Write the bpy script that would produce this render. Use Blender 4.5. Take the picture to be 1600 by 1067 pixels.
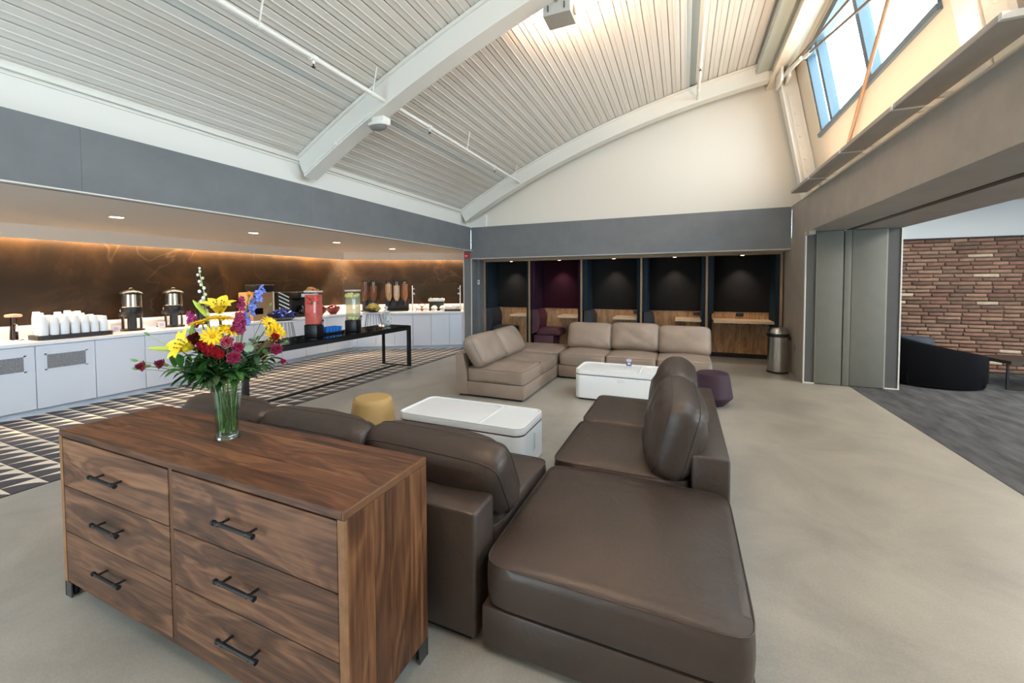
import bpy, bmesh, math, random
from mathutils import Vector, Matrix, Euler
random.seed(7)
for _o in list(bpy.data.objects): bpy.data.objects.remove(_o)
SC = bpy.context.scene
C = SC.collection
PI = math.pi

# ------------------------------------------------------------------ camera
cam_d = bpy.data.cameras.new('camera'); cam = bpy.data.objects.new('camera', cam_d); C.objects.link(cam)
cam_d.sensor_fit = 'HORIZONTAL'; cam_d.sensor_width = 36.0
cam_d.lens = 628.345 / 1600 * 36.0
cam_d.shift_x = 0.0; cam_d.shift_y = -(533.5 - 463.89) / 1600
cam_d.clip_start = 0.05; cam_d.clip_end = 200
YAW, PITCH, ROLL = 0.4027095, 0.03424981, 0.00386429
_f = Vector((-math.sin(YAW)*math.cos(PITCH), math.cos(YAW)*math.cos(PITCH), -math.sin(PITCH)))
_r = Vector((math.cos(YAW), math.sin(YAW), 0)); _d = _f.cross(_r)
_r2 = math.cos(ROLL)*_r + math.sin(ROLL)*_d; _d2 = -math.sin(ROLL)*_r + math.cos(ROLL)*_d
_m = Matrix((( _r2.x, -_d2.x, -_f.x), (_r2.y, -_d2.y, -_f.y), (_r2.z, -_d2.z, -_f.z)))
cam.matrix_world = Matrix.Translation((0, 0, 1.65)) @ _m.to_4x4()
SC.camera = cam

# ------------------------------------------------------------------ world, exposure
w = bpy.data.worlds.new('sky'); SC.world = w; w.use_nodes = True
w.node_tree.nodes['Background'].inputs[0].default_value = (0.66, 0.86, 1.0, 1)
w.node_tree.nodes['Background'].inputs[1].default_value = 9.5
SC.view_settings.view_transform = 'Standard'; SC.view_settings.look = 'None'
SC.view_settings.gamma = 1.0; SC.view_settings.use_curve_mapping = False
SC.view_settings.exposure = 0.45

def area(name, loc, rot, sx, sy, power, col, spread=PI):
    l = bpy.data.lights.new(name, 'AREA'); l.shape = 'RECTANGLE'; l.size = sx; l.size_y = sy
    l.energy = power; l.color = col; l.spread = spread
    o = bpy.data.objects.new(name, l); C.objects.link(o); o.location = loc; o.rotation_euler = rot
    return o
def spot(name, loc, rot, power, col, angle=1.6, blend=.6, r=.04, parent=None):
    l = bpy.data.lights.new(name, 'SPOT'); l.energy = power; l.color = col; l.spot_size = angle; l.spot_blend = blend
    l.shadow_soft_size = r
    o = bpy.data.objects.new(name, l); C.objects.link(o); o.location = loc; o.rotation_euler = rot; o.parent = parent
    return o
WARM = (1.0, .76, .46); SOFTWARM = (1.0, .80, .62)
# warm uplights: the roof beam fixture, plus an unseen one added behind the camera
for _y in (-.1, 4.45):
    for _x in (-1.28,):
        area('uplight_lamp', (_x, _y, 4.72), (PI, 0, 0), .3, .25, 170, (1.0, .68, .46), PI)
area('shelf_lamp', (1.70, 3.2, 3.16), (PI, -.55, 0), .10, 9.0, 105, (1.0, .72, .50))
# daylight portals at the clerestory windows and the added rear and side openings (guide sampling only, they give no light of their own)
for _loc, _rot, _a, _b in (((1.86, 6.23, 4.62), (0, PI/2-.185, 0), 1.3, 3.3), ((1.86, 1.37, 4.62), (0, PI/2-.185, 0), 1.3, 4.0), ((-3.5, -3.05, 1.3), (-PI/2, 0, 0), 2.2, 2.6), ((9.9, 1.0, 1.6), (0, PI/2, 0), 3.0, 4.0)):
    _p = area('window_portal', _loc, _rot, _a, _b, 1, (1, 1, 1)); _p.data.cycles.is_portal = True
# unseen lamps added to brighten the next room
for _x, _y in ((4.6, 7.2), (4.6, 4.2), (4.6, 1.2), (7.0, 5.5)):
    area('next_room_fill', (_x, _y, 3.06), (0, 0, 0), 1.2, .6, 62, (1.0, .93, .84))

# ------------------------------------------------------------------ materials
MATS = {}
def _nodes(name):
    m = bpy.data.materials.new(name); m.use_nodes = True
    nt = m.node_tree; b = nt.nodes['Principled BSDF']; return m, nt, b
def s2l(c):
    return tuple((x/255/12.92 if x/255 <= .04045 else ((x/255+.055)/1.055)**2.4) for x in c)
def mat(name, rgb, rough=.5, metal=0., spec=.5, coat=0., var=0., scale=8., bump=0., bscale=60., emit=0., trans=0., ior=1.45, rnd=0., stretch=None, sheen=0.):
    """rgb is 0-255 sRGB; var = mottling amount, rnd = per-object brightness variation"""
    if name in MATS: return MATS[name]
    m, nt, b = _nodes(name); L = nt.links.new; N = nt.nodes.new
    col = s2l(rgb); b.inputs['Base Color'].default_value = (*col, 1)
    b.inputs['Roughness'].default_value = rough; b.inputs['Metallic'].default_value = metal
    b.inputs['Specular IOR Level'].default_value = spec; b.inputs['Coat Weight'].default_value = coat
    b.inputs['Transmission Weight'].default_value = trans; b.inputs['IOR'].default_value = ior
    if sheen: b.inputs['Sheen Weight'].default_value = sheen
    if emit:
        b.inputs['Emission Color'].default_value = (*col, 1); b.inputs['Emission Strength'].default_value = emit
    tc = N('ShaderNodeTexCoord')
    vec = tc.outputs['Object']
    if stretch:
        mp = N('ShaderNodeMapping'); mp.inputs['Scale'].default_value = stretch; L(vec, mp.inputs[0]); vec = mp.outputs[0]
    cur = None
    if var:
        n = N('ShaderNodeTexNoise'); n.inputs['Scale'].default_value = scale; n.inputs['Detail'].default_value = 6; n.inputs['Roughness'].default_value = .6
        L(vec, n.inputs[0])
        r = N('ShaderNodeValToRGB'); r.color_ramp.elements[0].position = .3; r.color_ramp.elements[1].position = .7
        r.color_ramp.elements[0].color = (*[x*(1-var) for x in col], 1); r.color_ramp.elements[1].color = (*[min(1, x*(1+var)) for x in col], 1)
        L(n.outputs[0], r.inputs[0]); cur = r.outputs[0]
    if rnd:
        oi = N('ShaderNodeObjectInfo'); hs = N('ShaderNodeHueSaturation'); mr = N('ShaderNodeMapRange')
        mr.inputs[3].default_value = 1-rnd; mr.inputs[4].default_value = 1+rnd
        L(oi.outputs['Random'], mr.inputs[0]); L(mr.outputs[0], hs.inputs['Value'])
        if cur: L(cur, hs.inputs['Color'])
        else: hs.inputs['Color'].default_value = (*col, 1)
        cur = hs.outputs[0]
    if cur: L(cur, b.inputs['Base Color'])
    if bump:
        n2 = N('ShaderNodeTexNoise'); n2.inputs['Scale'].default_value = bscale; n2.inputs['Detail'].default_value = 4; L(vec, n2.inputs[0])
        bp = N('ShaderNodeBump'); bp.inputs['Strength'].default_value = bump; bp.inputs['Distance'].default_value = .01
        L(n2.outputs[0], bp.inputs['Height']); L(bp.outputs[0], b.inputs['Normal'])
    MATS[name] = m; return m
def wood(name, dark, mid, light, axis=0, scale=1.0, rough=.45, rnd=.25, figure=1.0):
    """figured wood, grain along local axis"""
    if name in MATS: return MATS[name]
    m, nt, b = _nodes(name); L = nt.links.new; N = nt.nodes.new
    tc = N('ShaderNodeTexCoord'); oi = N('ShaderNodeObjectInfo')
    off = N('ShaderNodeVectorMath'); off.operation = 'SCALE'; off.inputs[0].default_value = (13.1, 7.7, 5.3); L(oi.outputs['Random'], off.inputs['Scale'])
    ad = N('ShaderNodeVectorMath'); ad.operation = 'ADD'; L(tc.outputs['Object'], ad.inputs[0]); L(off.outputs[0], ad.inputs[1])
    mp = N('ShaderNodeMapping'); s = [5.5*scale]*3; s[axis] = .9*scale; mp.inputs['Scale'].default_value = s; L(ad.outputs[0], mp.inputs[0])
    n1 = N('ShaderNodeTexNoise'); n1.inputs['Scale'].default_value = 1.1; n1.inputs['Detail'].default_value = 3; n1.inputs['Distortion'].default_value = .9*figure; L(mp.outputs[0], n1.inputs[0])
    mul = N('ShaderNodeMath'); mul.operation = 'MULTIPLY'; mul.inputs[1].default_value = 13; L(n1.outputs[0], mul.inputs[0])
    fr = N('ShaderNodeMath'); fr.operation = 'PINGPONG'; fr.inputs[1].default_value = 1.0; L(mul.outputs[0], fr.inputs[0])
    mp2 = N('ShaderNodeMapping'); s2 = [70*scale]*3; s2[axis] = 2.5*scale; mp2.inputs['Scale'].default_value = s2; L(ad.outputs[0], mp2.inputs[0])
    n2 = N('ShaderNodeTexNoise'); n2.inputs['Scale'].default_value = 1.0; n2.inputs['Detail'].default_value = 5; L(mp2.outputs[0], n2.inputs[0])
    mx = N('ShaderNodeMath'); mx.operation = 'MULTIPLY_ADD'; L(n2.outputs[0], mx.inputs[0]); mx.inputs[1].default_value = .75; 
    sc = N('ShaderNodeMath'); sc.operation = 'MULTIPLY_ADD'; sc.inputs[1].default_value = .30; L(fr.outputs[0], sc.inputs[0])
    lo = N('ShaderNodeMath'); lo.operation = 'MULTIPLY_ADD'; lo.inputs[1].default_value = .9; lo.inputs[2].default_value = -.52; L(n1.outputs[0], lo.inputs[0]); L(lo.outputs[0], sc.inputs[2]); L(sc.outputs[0], mx.inputs[2])
    r = N('ShaderNodeValToRGB'); e = r.color_ramp.elements
    e[0].position = .12; e[0].color = (*s2l(dark), 1); e[1].position = .85; e[1].color = (*s2l(light), 1)
    k = e.new(.45); k.color = (*s2l(mid), 1); L(mx.outputs[0], r.inputs[0])
    hs = N('ShaderNodeHueSaturation'); mr = N('ShaderNodeMapRange'); mr.inputs[3].default_value = 1-rnd; mr.inputs[4].default_value = 1+rnd
    L(oi.outputs['Random'], mr.inputs[0]); L(mr.outputs[0], hs.inputs['Value']); L(r.outputs[0], hs.inputs['Color']); L(hs.outputs[0], b.inputs['Base Color'])
    b.inputs['Roughness'].default_value = rough
    bp = N('ShaderNodeBump'); bp.inputs['Strength'].default_value = .08; bp.inputs['Distance'].default_value = .004; L(n2.outputs[0], bp.inputs['Height']); L(bp.outputs[0], b.inputs['Normal'])
    MATS[name] = m; return m
def leather(name, rgb, rough=.42, spec=.5):
    if name in MATS: return MATS[name]
    m, nt, b = _nodes(name); L = nt.links.new; N = nt.nodes.new; col = s2l(rgb)
    tc = N('ShaderNodeTexCoord')
    v = N('ShaderNodeTexVoronoi'); v.inputs['Scale'].default_value = 260; L(tc.outputs['Object'], v.inputs[0])
    n = N('ShaderNodeTexNoise'); n.inputs['Scale'].default_value = 3; n.inputs['Detail'].default_value = 5; L(tc.outputs['Object'], n.inputs[0])
    r = N('ShaderNodeValToRGB'); r.color_ramp.elements[0].position = .3; r.color_ramp.elements[1].position = .7
    r.color_ramp.elements[0].color = (*[x*.88 for x in col], 1); r.color_ramp.elements[1].color = (*[x*1.12 for x in col], 1)
    L(n.outputs[0], r.inputs[0]); L(r.outputs[0], b.inputs['Base Color'])
    b.inputs['Roughness'].default_value = rough; b.inputs['Specular IOR Level'].default_value = spec
    n3 = N('ShaderNodeTexNoise'); n3.inputs['Scale'].default_value = 7; n3.inputs['Detail'].default_value = 3; n3.inputs['Distortion'].default_value = 1.2; L(tc.outputs['Object'], n3.inputs[0])
    b1 = N('ShaderNodeBump'); b1.inputs['Strength'].default_value = .12; b1.inputs['Distance'].default_value = .003; L(v.outputs['Distance'], b1.inputs['Height'])
    b2 = N('ShaderNodeBump'); b2.inputs['Strength'].default_value = .2; b2.inputs['Distance'].default_value = .02; L(n3.outputs[0], b2.inputs['Height']); L(b1.outputs[0], b2.inputs['Normal'])
    L(b2.outputs[0], b.inputs['Normal'])
    MATS[name] = m; return m
def glass(name, rgb=(245, 250, 250), rough=0.02, ior=1.2, alpha=None):
    """thin clear glass: transparent mixed with a glossy sheen"""
    if name in MATS: return MATS[name]
    m = bpy.data.materials.new(name); m.use_nodes = True; nt = m.node_tree; nt.nodes.clear(); L = nt.links.new; N = nt.nodes.new
    out = N('ShaderNodeOutputMaterial'); tr = N('ShaderNodeBsdfTransparent'); tr.inputs[0].default_value = (*s2l(rgb), 1)
    gl = N('ShaderNodeBsdfGlossy'); gl.inputs['Roughness'].default_value = rough; mx = N('ShaderNodeMixShader')
    lw_ = N('ShaderNodeLayerWeight'); lw_.inputs[0].default_value = .5
    pw = N('ShaderNodeMath'); pw.operation = 'POWER'; pw.inputs[1].default_value = 4; L(lw_.outputs['Facing'], pw.inputs[0])
    fr = N('ShaderNodeMath'); fr.operation = 'MULTIPLY_ADD'; fr.inputs[1].default_value = .45; fr.inputs[2].default_value = (ior-1)**2*.7; L(pw.outputs[0], fr.inputs[0])
    L(fr.outputs[0], mx.inputs[0]); L(tr.outputs[0], mx.inputs[1]); L(gl.outputs[0], mx.inputs[2]); L(mx.outputs[0], out.inputs[0])
    MATS[name] = m; return m
def marble(name):
    m, nt, b = _nodes(name); L = nt.links.new; N = nt.nodes.new
    tc = N('ShaderNodeTexCoord')
    n = N('ShaderNodeTexNoise'); n.inputs['Scale'].default_value = 1.3; n.inputs['Detail'].default_value = 9; n.inputs['Roughness'].default_value = .62; n.inputs['Distortion'].default_value = .8; L(tc.outputs['Object'], n.inputs[0])
    r = N('ShaderNodeValToRGB'); e = r.color_ramp.elements; e[0].position = .28; e[0].color = (*s2l((26, 16, 7)), 1); e[1].position = .75; e[1].color = (*s2l((80, 54, 27)), 1); k = e.new(.5); k.color = (*s2l((43, 27, 12)), 1)
    L(n.outputs[0], r.inputs[0])
    n2 = N('ShaderNodeTexNoise'); n2.inputs['Scale'].default_value = .8; n2.inputs['Detail'].default_value = 3; n2.inputs['Distortion'].default_value = .7; L(tc.outputs['Object'], n2.inputs[0])
    a = N('ShaderNodeMath'); a.operation = 'SUBTRACT'; a.inputs[1].default_value = .5; L(n2.outputs[0], a.inputs[0])
    a2 = N('ShaderNodeMath'); a2.operation = 'ABSOLUTE'; L(a.outputs[0], a2.inputs[0])
    r2 = N('ShaderNodeValToRGB'); r2.color_ramp.elements[0].position = 0; r2.color_ramp.elements[0].color = (.10, .10, .10, 1); r2.color_ramp.elements[1].position = .007; r2.color_ramp.elements[1].color = (0, 0, 0, 1); L(a2.outputs[0], r2.inputs[0])
    mx = N('ShaderNodeMix'); mx.data_type = 'RGBA'; L(r2.outputs[0], mx.inputs[0]); L(r.outputs[0], mx.inputs[6]); mx.inputs[7].default_value = (*s2l((170, 135, 100)), 1)
    L(mx.outputs[2], b.inputs['Base Color']); b.inputs['Roughness'].default_value = .5; b.inputs['Specular IOR Level'].default_value = .3
    MATS[name] = m; return m
def concrete(name):
    m, nt, b = _nodes(name); L = nt.links.new; N = nt.nodes.new
    tc = N('ShaderNodeTexCoord')
    n = N('ShaderNodeTexNoise'); n.inputs['Scale'].default_value = 1.2; n.inputs['Detail'].default_value = 8; n.inputs['Roughness'].default_value = .65; n.inputs['Distortion'].default_value = .6; L(tc.outputs['Object'], n.inputs[0])
    r = N('ShaderNodeValToRGB'); e = r.color_ramp.elements; e[0].position = .3; e[0].color = (*s2l((146, 142, 134)), 1); e[1].position = .72; e[1].color = (*s2l((180, 175, 164)), 1)
    L(n.outputs[0], r.inputs[0])
    n2 = N('ShaderNodeTexNoise'); n2.inputs['Scale'].default_value = 90; n2.inputs['Detail'].default_value = 3; L(tc.outputs['Object'], n2.inputs[0])
    mx = N('ShaderNodeMix'); mx.data_type = 'RGBA'; mx.blend_type = 'OVERLAY'; mx.inputs[0].default_value = .18; L(r.outputs[0], mx.inputs[6]); L(n2.outputs[0], mx.inputs[7])
    L(mx.outputs[2], b.inputs['Base Color'])
    r3 = N('ShaderNodeMapRange'); r3.inputs[3].default_value = .28; r3.inputs[4].default_value = .5; L(n.outputs[0], r3.inputs[0]); L(r3.outputs[0], b.inputs['Roughness'])
    bp = N('ShaderNodeBump'); bp.inputs['Strength'].default_value = .05; bp.inputs['Distance'].default_value = .004; L(n.outputs[0], bp.inputs['Height']); L(bp.outputs[0], b.inputs['Normal'])
    MATS[name] = m; return m

M_conc = concrete('polished_concrete')
M_white = mat('white_paint', (228, 226, 220), .6)
M_deck = mat('deck_white', (214, 210, 202), .5)
M_beam = mat('beam_white', (222, 220, 212), .45)
M_cream = mat('cream_wall', (226, 214, 194), .7)
M_gable = mat('gable_wall', (226, 220, 208), .7)
M_fascia = mat('fascia_grey', (106, 110, 113), .55, var=.10, scale=3, bump=.05, bscale=40)
M_pier = mat('pier_grey', (164, 156, 146), .5, var=.10, scale=3, bump=.05, bscale=40)
M_soffit = mat('soffit_taupe', (216, 204, 192), .7)
M_marble = marble('brown_marble')
M_cab = mat('cabinet_white', (200, 207, 220), .4)
M_quartz = mat('quartz_top', (226, 226, 230), .25)
M_black = mat('black_metal', (22, 22, 24), .4)
M_blackgl = mat('black_gloss', (10, 10, 12), .06, spec=.6)
M_chrome = mat('chrome', (215, 215, 218), .15, metal=1)
M_steel = mat('brushed_steel', (190, 188, 184), .26, metal=1, bump=.03, bscale=200, stretch=(1, 1, .05))
M_trimw = mat('trim_light', (215, 212, 204), .4)
M_dleather = leather('brown_leather', (62, 51, 45), .40)
M_dpip = mat('brown_piping', (60, 50, 44), .5)
M_tleather = leather('taupe_leather', (154, 136, 122), .45)
M_tpip = mat('taupe_piping', (122, 108, 96), .5)
M_tab = mat('table_white', (246, 246, 246), .3)
M_line = mat('seam_plum', (74, 40, 60), .5)
M_walnut = wood('walnut', (46, 26, 15), (92, 57, 36), (142, 97, 64), axis=0, rnd=.22, figure=1.3)
M_walnutv = wood('walnut_side', (46, 25, 13), (90, 54, 31), (134, 90, 56), axis=2, rnd=.30, figure=.5)
M_walnutd = wood('walnut_drawer', (48, 29, 19), (92, 59, 40), (142, 100, 70), axis=0, rnd=.06, figure=1.6, scale=.9)
M_sap = mat('walnut_edge', (138, 98, 66), .45, var=.2, scale=20)
M_oak = wood('oak', (122, 86, 54), (168, 128, 88), (196, 160, 118), axis=2, rnd=.06, figure=.3, scale=1.6)
M_oakf = mat('oak_frame', (150, 124, 98), .5, var=.10, scale=14)
M_felt = mat('felt_charcoal', (36, 36, 37), .95, bump=.2, bscale=200, spec=.1)
M_feltp = mat('felt_plum', (46, 20, 32), .95, bump=.2, bscale=200, spec=.1)
M_feltside = mat('felt_teal', (34, 46, 54), .95, spec=.1)
M_navyl = leather('navy_leather', (40, 44, 52), .5)
M_pluml = leather('plum_leather', (72, 32, 46), .5)
M_carpet = mat('carpet_grey', (86, 87, 90), .95, var=.45, scale=2.2, bump=.5, bscale=260, spec=.1, stretch=(3.2, .8, 1))
M_tiled = mat('tile_charcoal', (60, 58, 64), .45, rnd=.18, var=.06)
M_tilew = mat('tile_cream', (240, 228, 210), .4)
M_grout = mat('grout', (74, 70, 70), .8)
M_bulb = mat('lamp_lens', (255, 226, 180), .5, emit=9)
M_glass = glass('clear_glass')
M_glassw = glass('window_glass', (250, 253, 255), ior=1.1)
M_frame = mat('window_frame_blue', (86, 104, 116), .4)
M_pipe = mat('pipe_white', (232, 230, 224), .4)

# ------------------------------------------------------------------ mesh building
class B:
    def __init__(s): s.v = []; s.f = []; s.mi = []; s.m = 0
    def add(s, vs, fs):
        n = len(s.v); s.v += [tuple(v) for v in vs]; s.f += [tuple(i+n for i in f) for f in fs]; s.mi += [s.m]*len(fs); return s
    def bm(s, bm, M=None):
        bm.verts.index_update()
        s.add([(M @ v.co if M else v.co) for v in bm.verts], [[v.index for v in f.verts] for f in bm.faces]); bm.free(); return s
    def box(s, a, b, bev=0, seg=2, M=None):
        a = Vector(a); b = Vector(b); c = (a+b)/2; d = b-a
        if not bev:
            vs = [(x, y, z) for x in (a.x, b.x) for y in (a.y, b.y) for z in (a.z, b.z)]
            if M: vs = [M @ Vector(v) for v in vs]
            return s.add(vs, [(0, 1, 3, 2), (4, 6, 7, 5), (0, 4, 5, 1), (2, 3, 7, 6), (0, 2, 6, 4), (1, 5, 7, 3)])
        bm = bmesh.new(); bmesh.ops.create_cube(bm, size=1)
        for v in bm.verts: v.co = Vector((v.co.x*d.x, v.co.y*d.y, v.co.z*d.z)) + c
        bmesh.ops.bevel(bm, geom=bm.edges[:], offset=min(bev, min(d)*.49), segments=seg, affect='EDGES', profile=.5)
        return s.bm(bm, M)
    def cyl(s, p0, p1, r0, r1=None, n=12, caps=True):
        r1 = r0 if r1 is None else r1; p0 = Vector(p0); p1 = Vector(p1); d = (p1-p0).normalized()
        u = d.orthogonal().normalized(); w = d.cross(u); vs = []
        for p, r in ((p0, r0), (p1, r1)):
            for i in range(n):
                a = 2*PI*i/n; vs.append(p + r*(math.cos(a)*u + math.sin(a)*w))
        fs = [(i, (i+1) % n, n+(i+1) % n, n+i) for i in range(n)]
        if caps: fs += [tuple(range(n-1, -1, -1)), tuple(range(n, 2*n))]
        return s.add(vs, fs)
    def tube(s, pts, r, n=8, caps=True):
        pts = [Vector(p) for p in pts]; rs = r if isinstance(r, (list, tuple)) else [r]*len(pts); vs = []; u = None
        for i, p in enumerate(pts):
            t = (pts[min(i+1, len(pts)-1)] - pts[max(i-1, 0)]).normalized()
            if u is None: u = t.orthogonal().normalized()
            u = (u - t*u.dot(t)).normalized(); w = t.cross(u)
            for k in range(n):
                a = 2*PI*k/n; vs.append(p + rs[i]*(math.cos(a)*u + math.sin(a)*w))
        fs = [(i*n+k, i*n+(k+1) % n, (i+1)*n+(k+1) % n, (i+1)*n+k) for i in range(len(pts)-1) for k in range(n)]
        if caps: fs += [tuple(range(n-1, -1, -1)), tuple(range((len(pts)-1)*n, len(pts)*n))]
        return s.add(vs, fs)
    def loop(s, pts, r, n=6):
        pts = [Vector(p) for p in pts]; N = len(pts); vs = []; u = None
        for i, p in enumerate(pts):
            t = (pts[(i+1) % N] - pts[i-1]).normalized()
            if u is None: u = t.orthogonal().normalized()
            u = (u - t*u.dot(t)).normalized(); w = t.cross(u)
            for k in range(n):
                a = 2*PI*k/n; vs.append(p + r*(math.cos(a)*u + math.sin(a)*w))
        fs = [(i*n+k, i*n+(k+1) % n, ((i+1) % N)*n+(k+1) % n, ((i+1) % N)*n+k) for i in range(N) for k in range(n)]
        return s.add(vs, fs)
    def lathe(s, prof, n=24, c=(0, 0, 0), sx=1, sy=1, caps=True):
        c = Vector(c); vs = []; k = len(prof)
        for r, z in prof:
            for i in range(n):
                a = 2*PI*i/n; vs.append(c + Vector((r*math.cos(a)*sx, r*math.sin(a)*sy, z)))
        fs = [(j*n+i, j*n+(i+1) % n, (j+1)*n+(i+1) % n, (j+1)*n+i) for j in range(k-1) for i in range(n)]
        if caps: fs += [tuple(range(n-1, -1, -1)), tuple(range((k-1)*n, k*n))]
        return s.add(vs, fs)
    def prism(s, poly, axis, a, b):
        """extrude a 2-D polygon along an axis: axis 'z' -> (x,y), 'y' -> (x,z), 'x' -> (y,z)"""
        mk = {'z': lambda p, t: (p[0], p[1], t), 'y': lambda p, t: (p[0], t, p[1]), 'x': lambda p, t: (t, p[0], p[1])}[axis]
        n = len(poly); vs = [mk(p, a) for p in poly] + [mk(p, b) for p in poly]
        return s.add(vs, [tuple(range(n-1, -1, -1)), tuple(range(n, 2*n))] + [(i, (i+1) % n, n+(i+1) % n, n+i) for i in range(n)])
    def sphere(s, c, r, sx=1, sy=1, sz=1, u=12, v=8, M=None):
        bm = bmesh.new(); bmesh.ops.create_uvsphere(bm, u_segments=u, v_segments=v, radius=r)
        for q in bm.verts: q.co = Vector((q.co.x*sx, q.co.y*sy, q.co.z*sz))
        if M: bmesh.ops.transform(bm, matrix=M, verts=bm.verts)
        for q in bm.verts: q.co += Vector(c)
        return s.bm(bm)
    def rrect(s, x0, x1, y0, y1, z0, z1, r, seg=6, bev=0):
        """vertical-edged slab with rounded corners"""
        pts = []
        for cx, cy, a0 in ((x1-r, y1-r, 0), (x0+r, y1-r, PI/2), (x0+r, y0+r, PI), (x1-r, y0+r, 1.5*PI)):
            for k in range(seg+1):
                a = a0 + PI/2*k/seg; pts.append((cx+r*math.cos(a), cy+r*math.sin(a)))
        if not bev: return s.prism(pts, 'z', z0, z1)
        cx, cy = (x0+x1)/2, (y0+y1)/2; hx, hy = (x1-x0)/2, (y1-y0)/2; n = len(pts); rings = []
        for d, z in ((bev, z0), (0, z0+bev), (0, z1-bev), (bev*.3, z1-bev*.3), (bev, z1)):
            rings.append([(cx+(p[0]-cx)*(hx-d)/hx, cy+(p[1]-cy)*(hy-d)/hy, z) for p in pts])
        vs = [v for q in rings for v in q]
        fs = [(j*n+i, j*n+(i+1) % n, (j+1)*n+(i+1) % n, (j+1)*n+i) for j in range(4) for i in range(n)]
        return s.add(vs, fs + [tuple(range(n-1, -1, -1)), tuple(range(4*n, 5*n))])
    def cushion(s, w, d, h, puff=.04, n=16, edge=1.0, corner=9, M=None, wob=0., seed=0, bulge=.0):
        """boxed cushion centred at origin: w x d x h, crown of height puff; edge = seam thickness ratio"""
        rg = random.Random(seed); ph = [rg.uniform(0, 6.28) for _ in range(6)]
        idx = {}; vs = []
        def P(u, v, sgn):
            m_ = max(abs(u), abs(v)); k = 1 if m_ == 0 else m_/((abs(u)**corner+abs(v)**corner)**(1/corner))
            k = 1-(1-k)*1.0; x = u*k*w/2; y = v*k*d/2
            t = ((1-abs(u)**2.6)*(1-abs(v)**2.6))
            wv = wob*(math.sin(5*u+ph[0]+2*v)*math.sin(4*v+ph[1]) + .5*math.sin(11*u+ph[2])*math.sin(9*v+ph[3]))*t
            z = sgn*(h/2*edge + (h/2*(1-edge)+puff)*t**.45) + wv
            return (x, y, z)
        G = [-1+2*i/n for i in range(n+1)]
        G = [math.copysign(abs(g)**.8, g) for g in G]
        for sg in (1, -1):
            for j in range(n+1):
                for i in range(n+1): idx[(i, j, sg)] = len(vs); vs.append(P(G[i], G[j], sg))
        fs = []
        for j in range(n):
            for i in range(n):
                fs.append((idx[(i, j, 1)], idx[(i+1, j, 1)], idx[(i+1, j+1, 1)], idx[(i, j+1, 1)]))
                fs.append((idx[(i, j, -1)], idx[(i, j+1, -1)], idx[(i+1, j+1, -1)], idx[(i+1, j, -1)]))
        ring = [(i, 0) for i in range(n)] + [(n, j) for j in range(n)] + [(n-i, n) for i in range(n)] + [(0, n-j) for j in range(n)]
        K = 4; cols = []
        for (i, j) in ring:
            a = Vector(vs[idx[(i, j, 1)]]); b = Vector(vs[idx[(i, j, -1)]]); c = [idx[(i, j, 1)]]
            for q in range(1, K):
                t = q/K; p = a.lerp(b, t); o = Vector((p.x, p.y, 0)); 
                p = p + Vector((p.x/w*2, p.y/d*2, 0))*bulge*math.sin(PI*t); c.append(len(vs)); vs.append(tuple(p))
            c.append(idx[(i, j, -1)]); cols.append(c)
        for a in range(len(cols)):
            c0 = cols[a]; c1 = cols[(a+1) % len(cols)]
            for q in range(K): fs.append((c0[q], c0[q+1], c1[q+1], c1[q]))
        seam = [[vs[idx[(i, j, sg)]] for (i, j) in ring] for sg in (1, -1)]
        if M: vs = [M @ Vector(v) for v in vs]; seam = [[tuple(M @ Vector(p)) for p in q] for q in seam]
        s.add(vs, fs); s.seam = seam; return s
def obj(name, b, m, parent=None, ang=40, smooth=True, loc=None, rot=None):
    me = bpy.data.meshes.new(name); me.from_pydata(b.v, [], b.f)
    for x in (m if isinstance(m, (list, tuple)) else [m]): me.materials.append(x)
    if any(b.mi): me.polygons.foreach_set('material_index', b.mi)
    bm = bmesh.new(); bm.from_mesh(me); bmesh.ops.recalc_face_normals(bm, faces=bm.faces); bm.to_mesh(me); bm.free()
    if smooth:
        me.polygons.foreach_set('use_smooth', [True]*len(me.polygons)); me.set_sharp_from_angle(angle=math.radians(ang))
    me.update()
    o = bpy.data.objects.new(name, me); C.objects.link(o)
    if parent: o.parent = parent
    if loc: o.location = loc
    if rot: o.rotation_euler = rot
    return o
def inst(o, name, parent=None, loc=None, rot=None, scale=None):
    c = o.copy(); c.name = name; C.objects.link(c); c.parent = parent
    if loc is not None: c.location = loc
    if rot is not None: c.rotation_euler = rot
    if scale is not None: c.scale = scale
    return c
def tag(o, label, cat, group=None):
    o['label'] = label; o['category'] = cat
    if group: o['group'] = group
    return o
def thing(name, label, cat, loc=(0, 0, 0), rz=0, group=None):
    o = bpy.data.objects.new(name, None); o.empty_display_size = .1; C.objects.link(o); o.location = loc; o.rotation_euler = (0, 0, rz)
    return tag(o, label, cat, group)
def struct(o, label=None):
    o['kind'] = 'structure'
    if label: o['label'] = label
    return o
def copy_tree(o, parent=None):
    c = o.copy(); C.objects.link(c); c.parent = parent
    for ch in o.children: copy_tree(ch, c)
    return c
def T(x=0, y=0, z=0): return Matrix.Translation((x, y, z))
def RX(a): return Matrix.Rotation(a, 4, 'X')
def RY(a): return Matrix.Rotation(a, 4, 'Y')
def RZ(a): return Matrix.Rotation(a, 4, 'Z')

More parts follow.
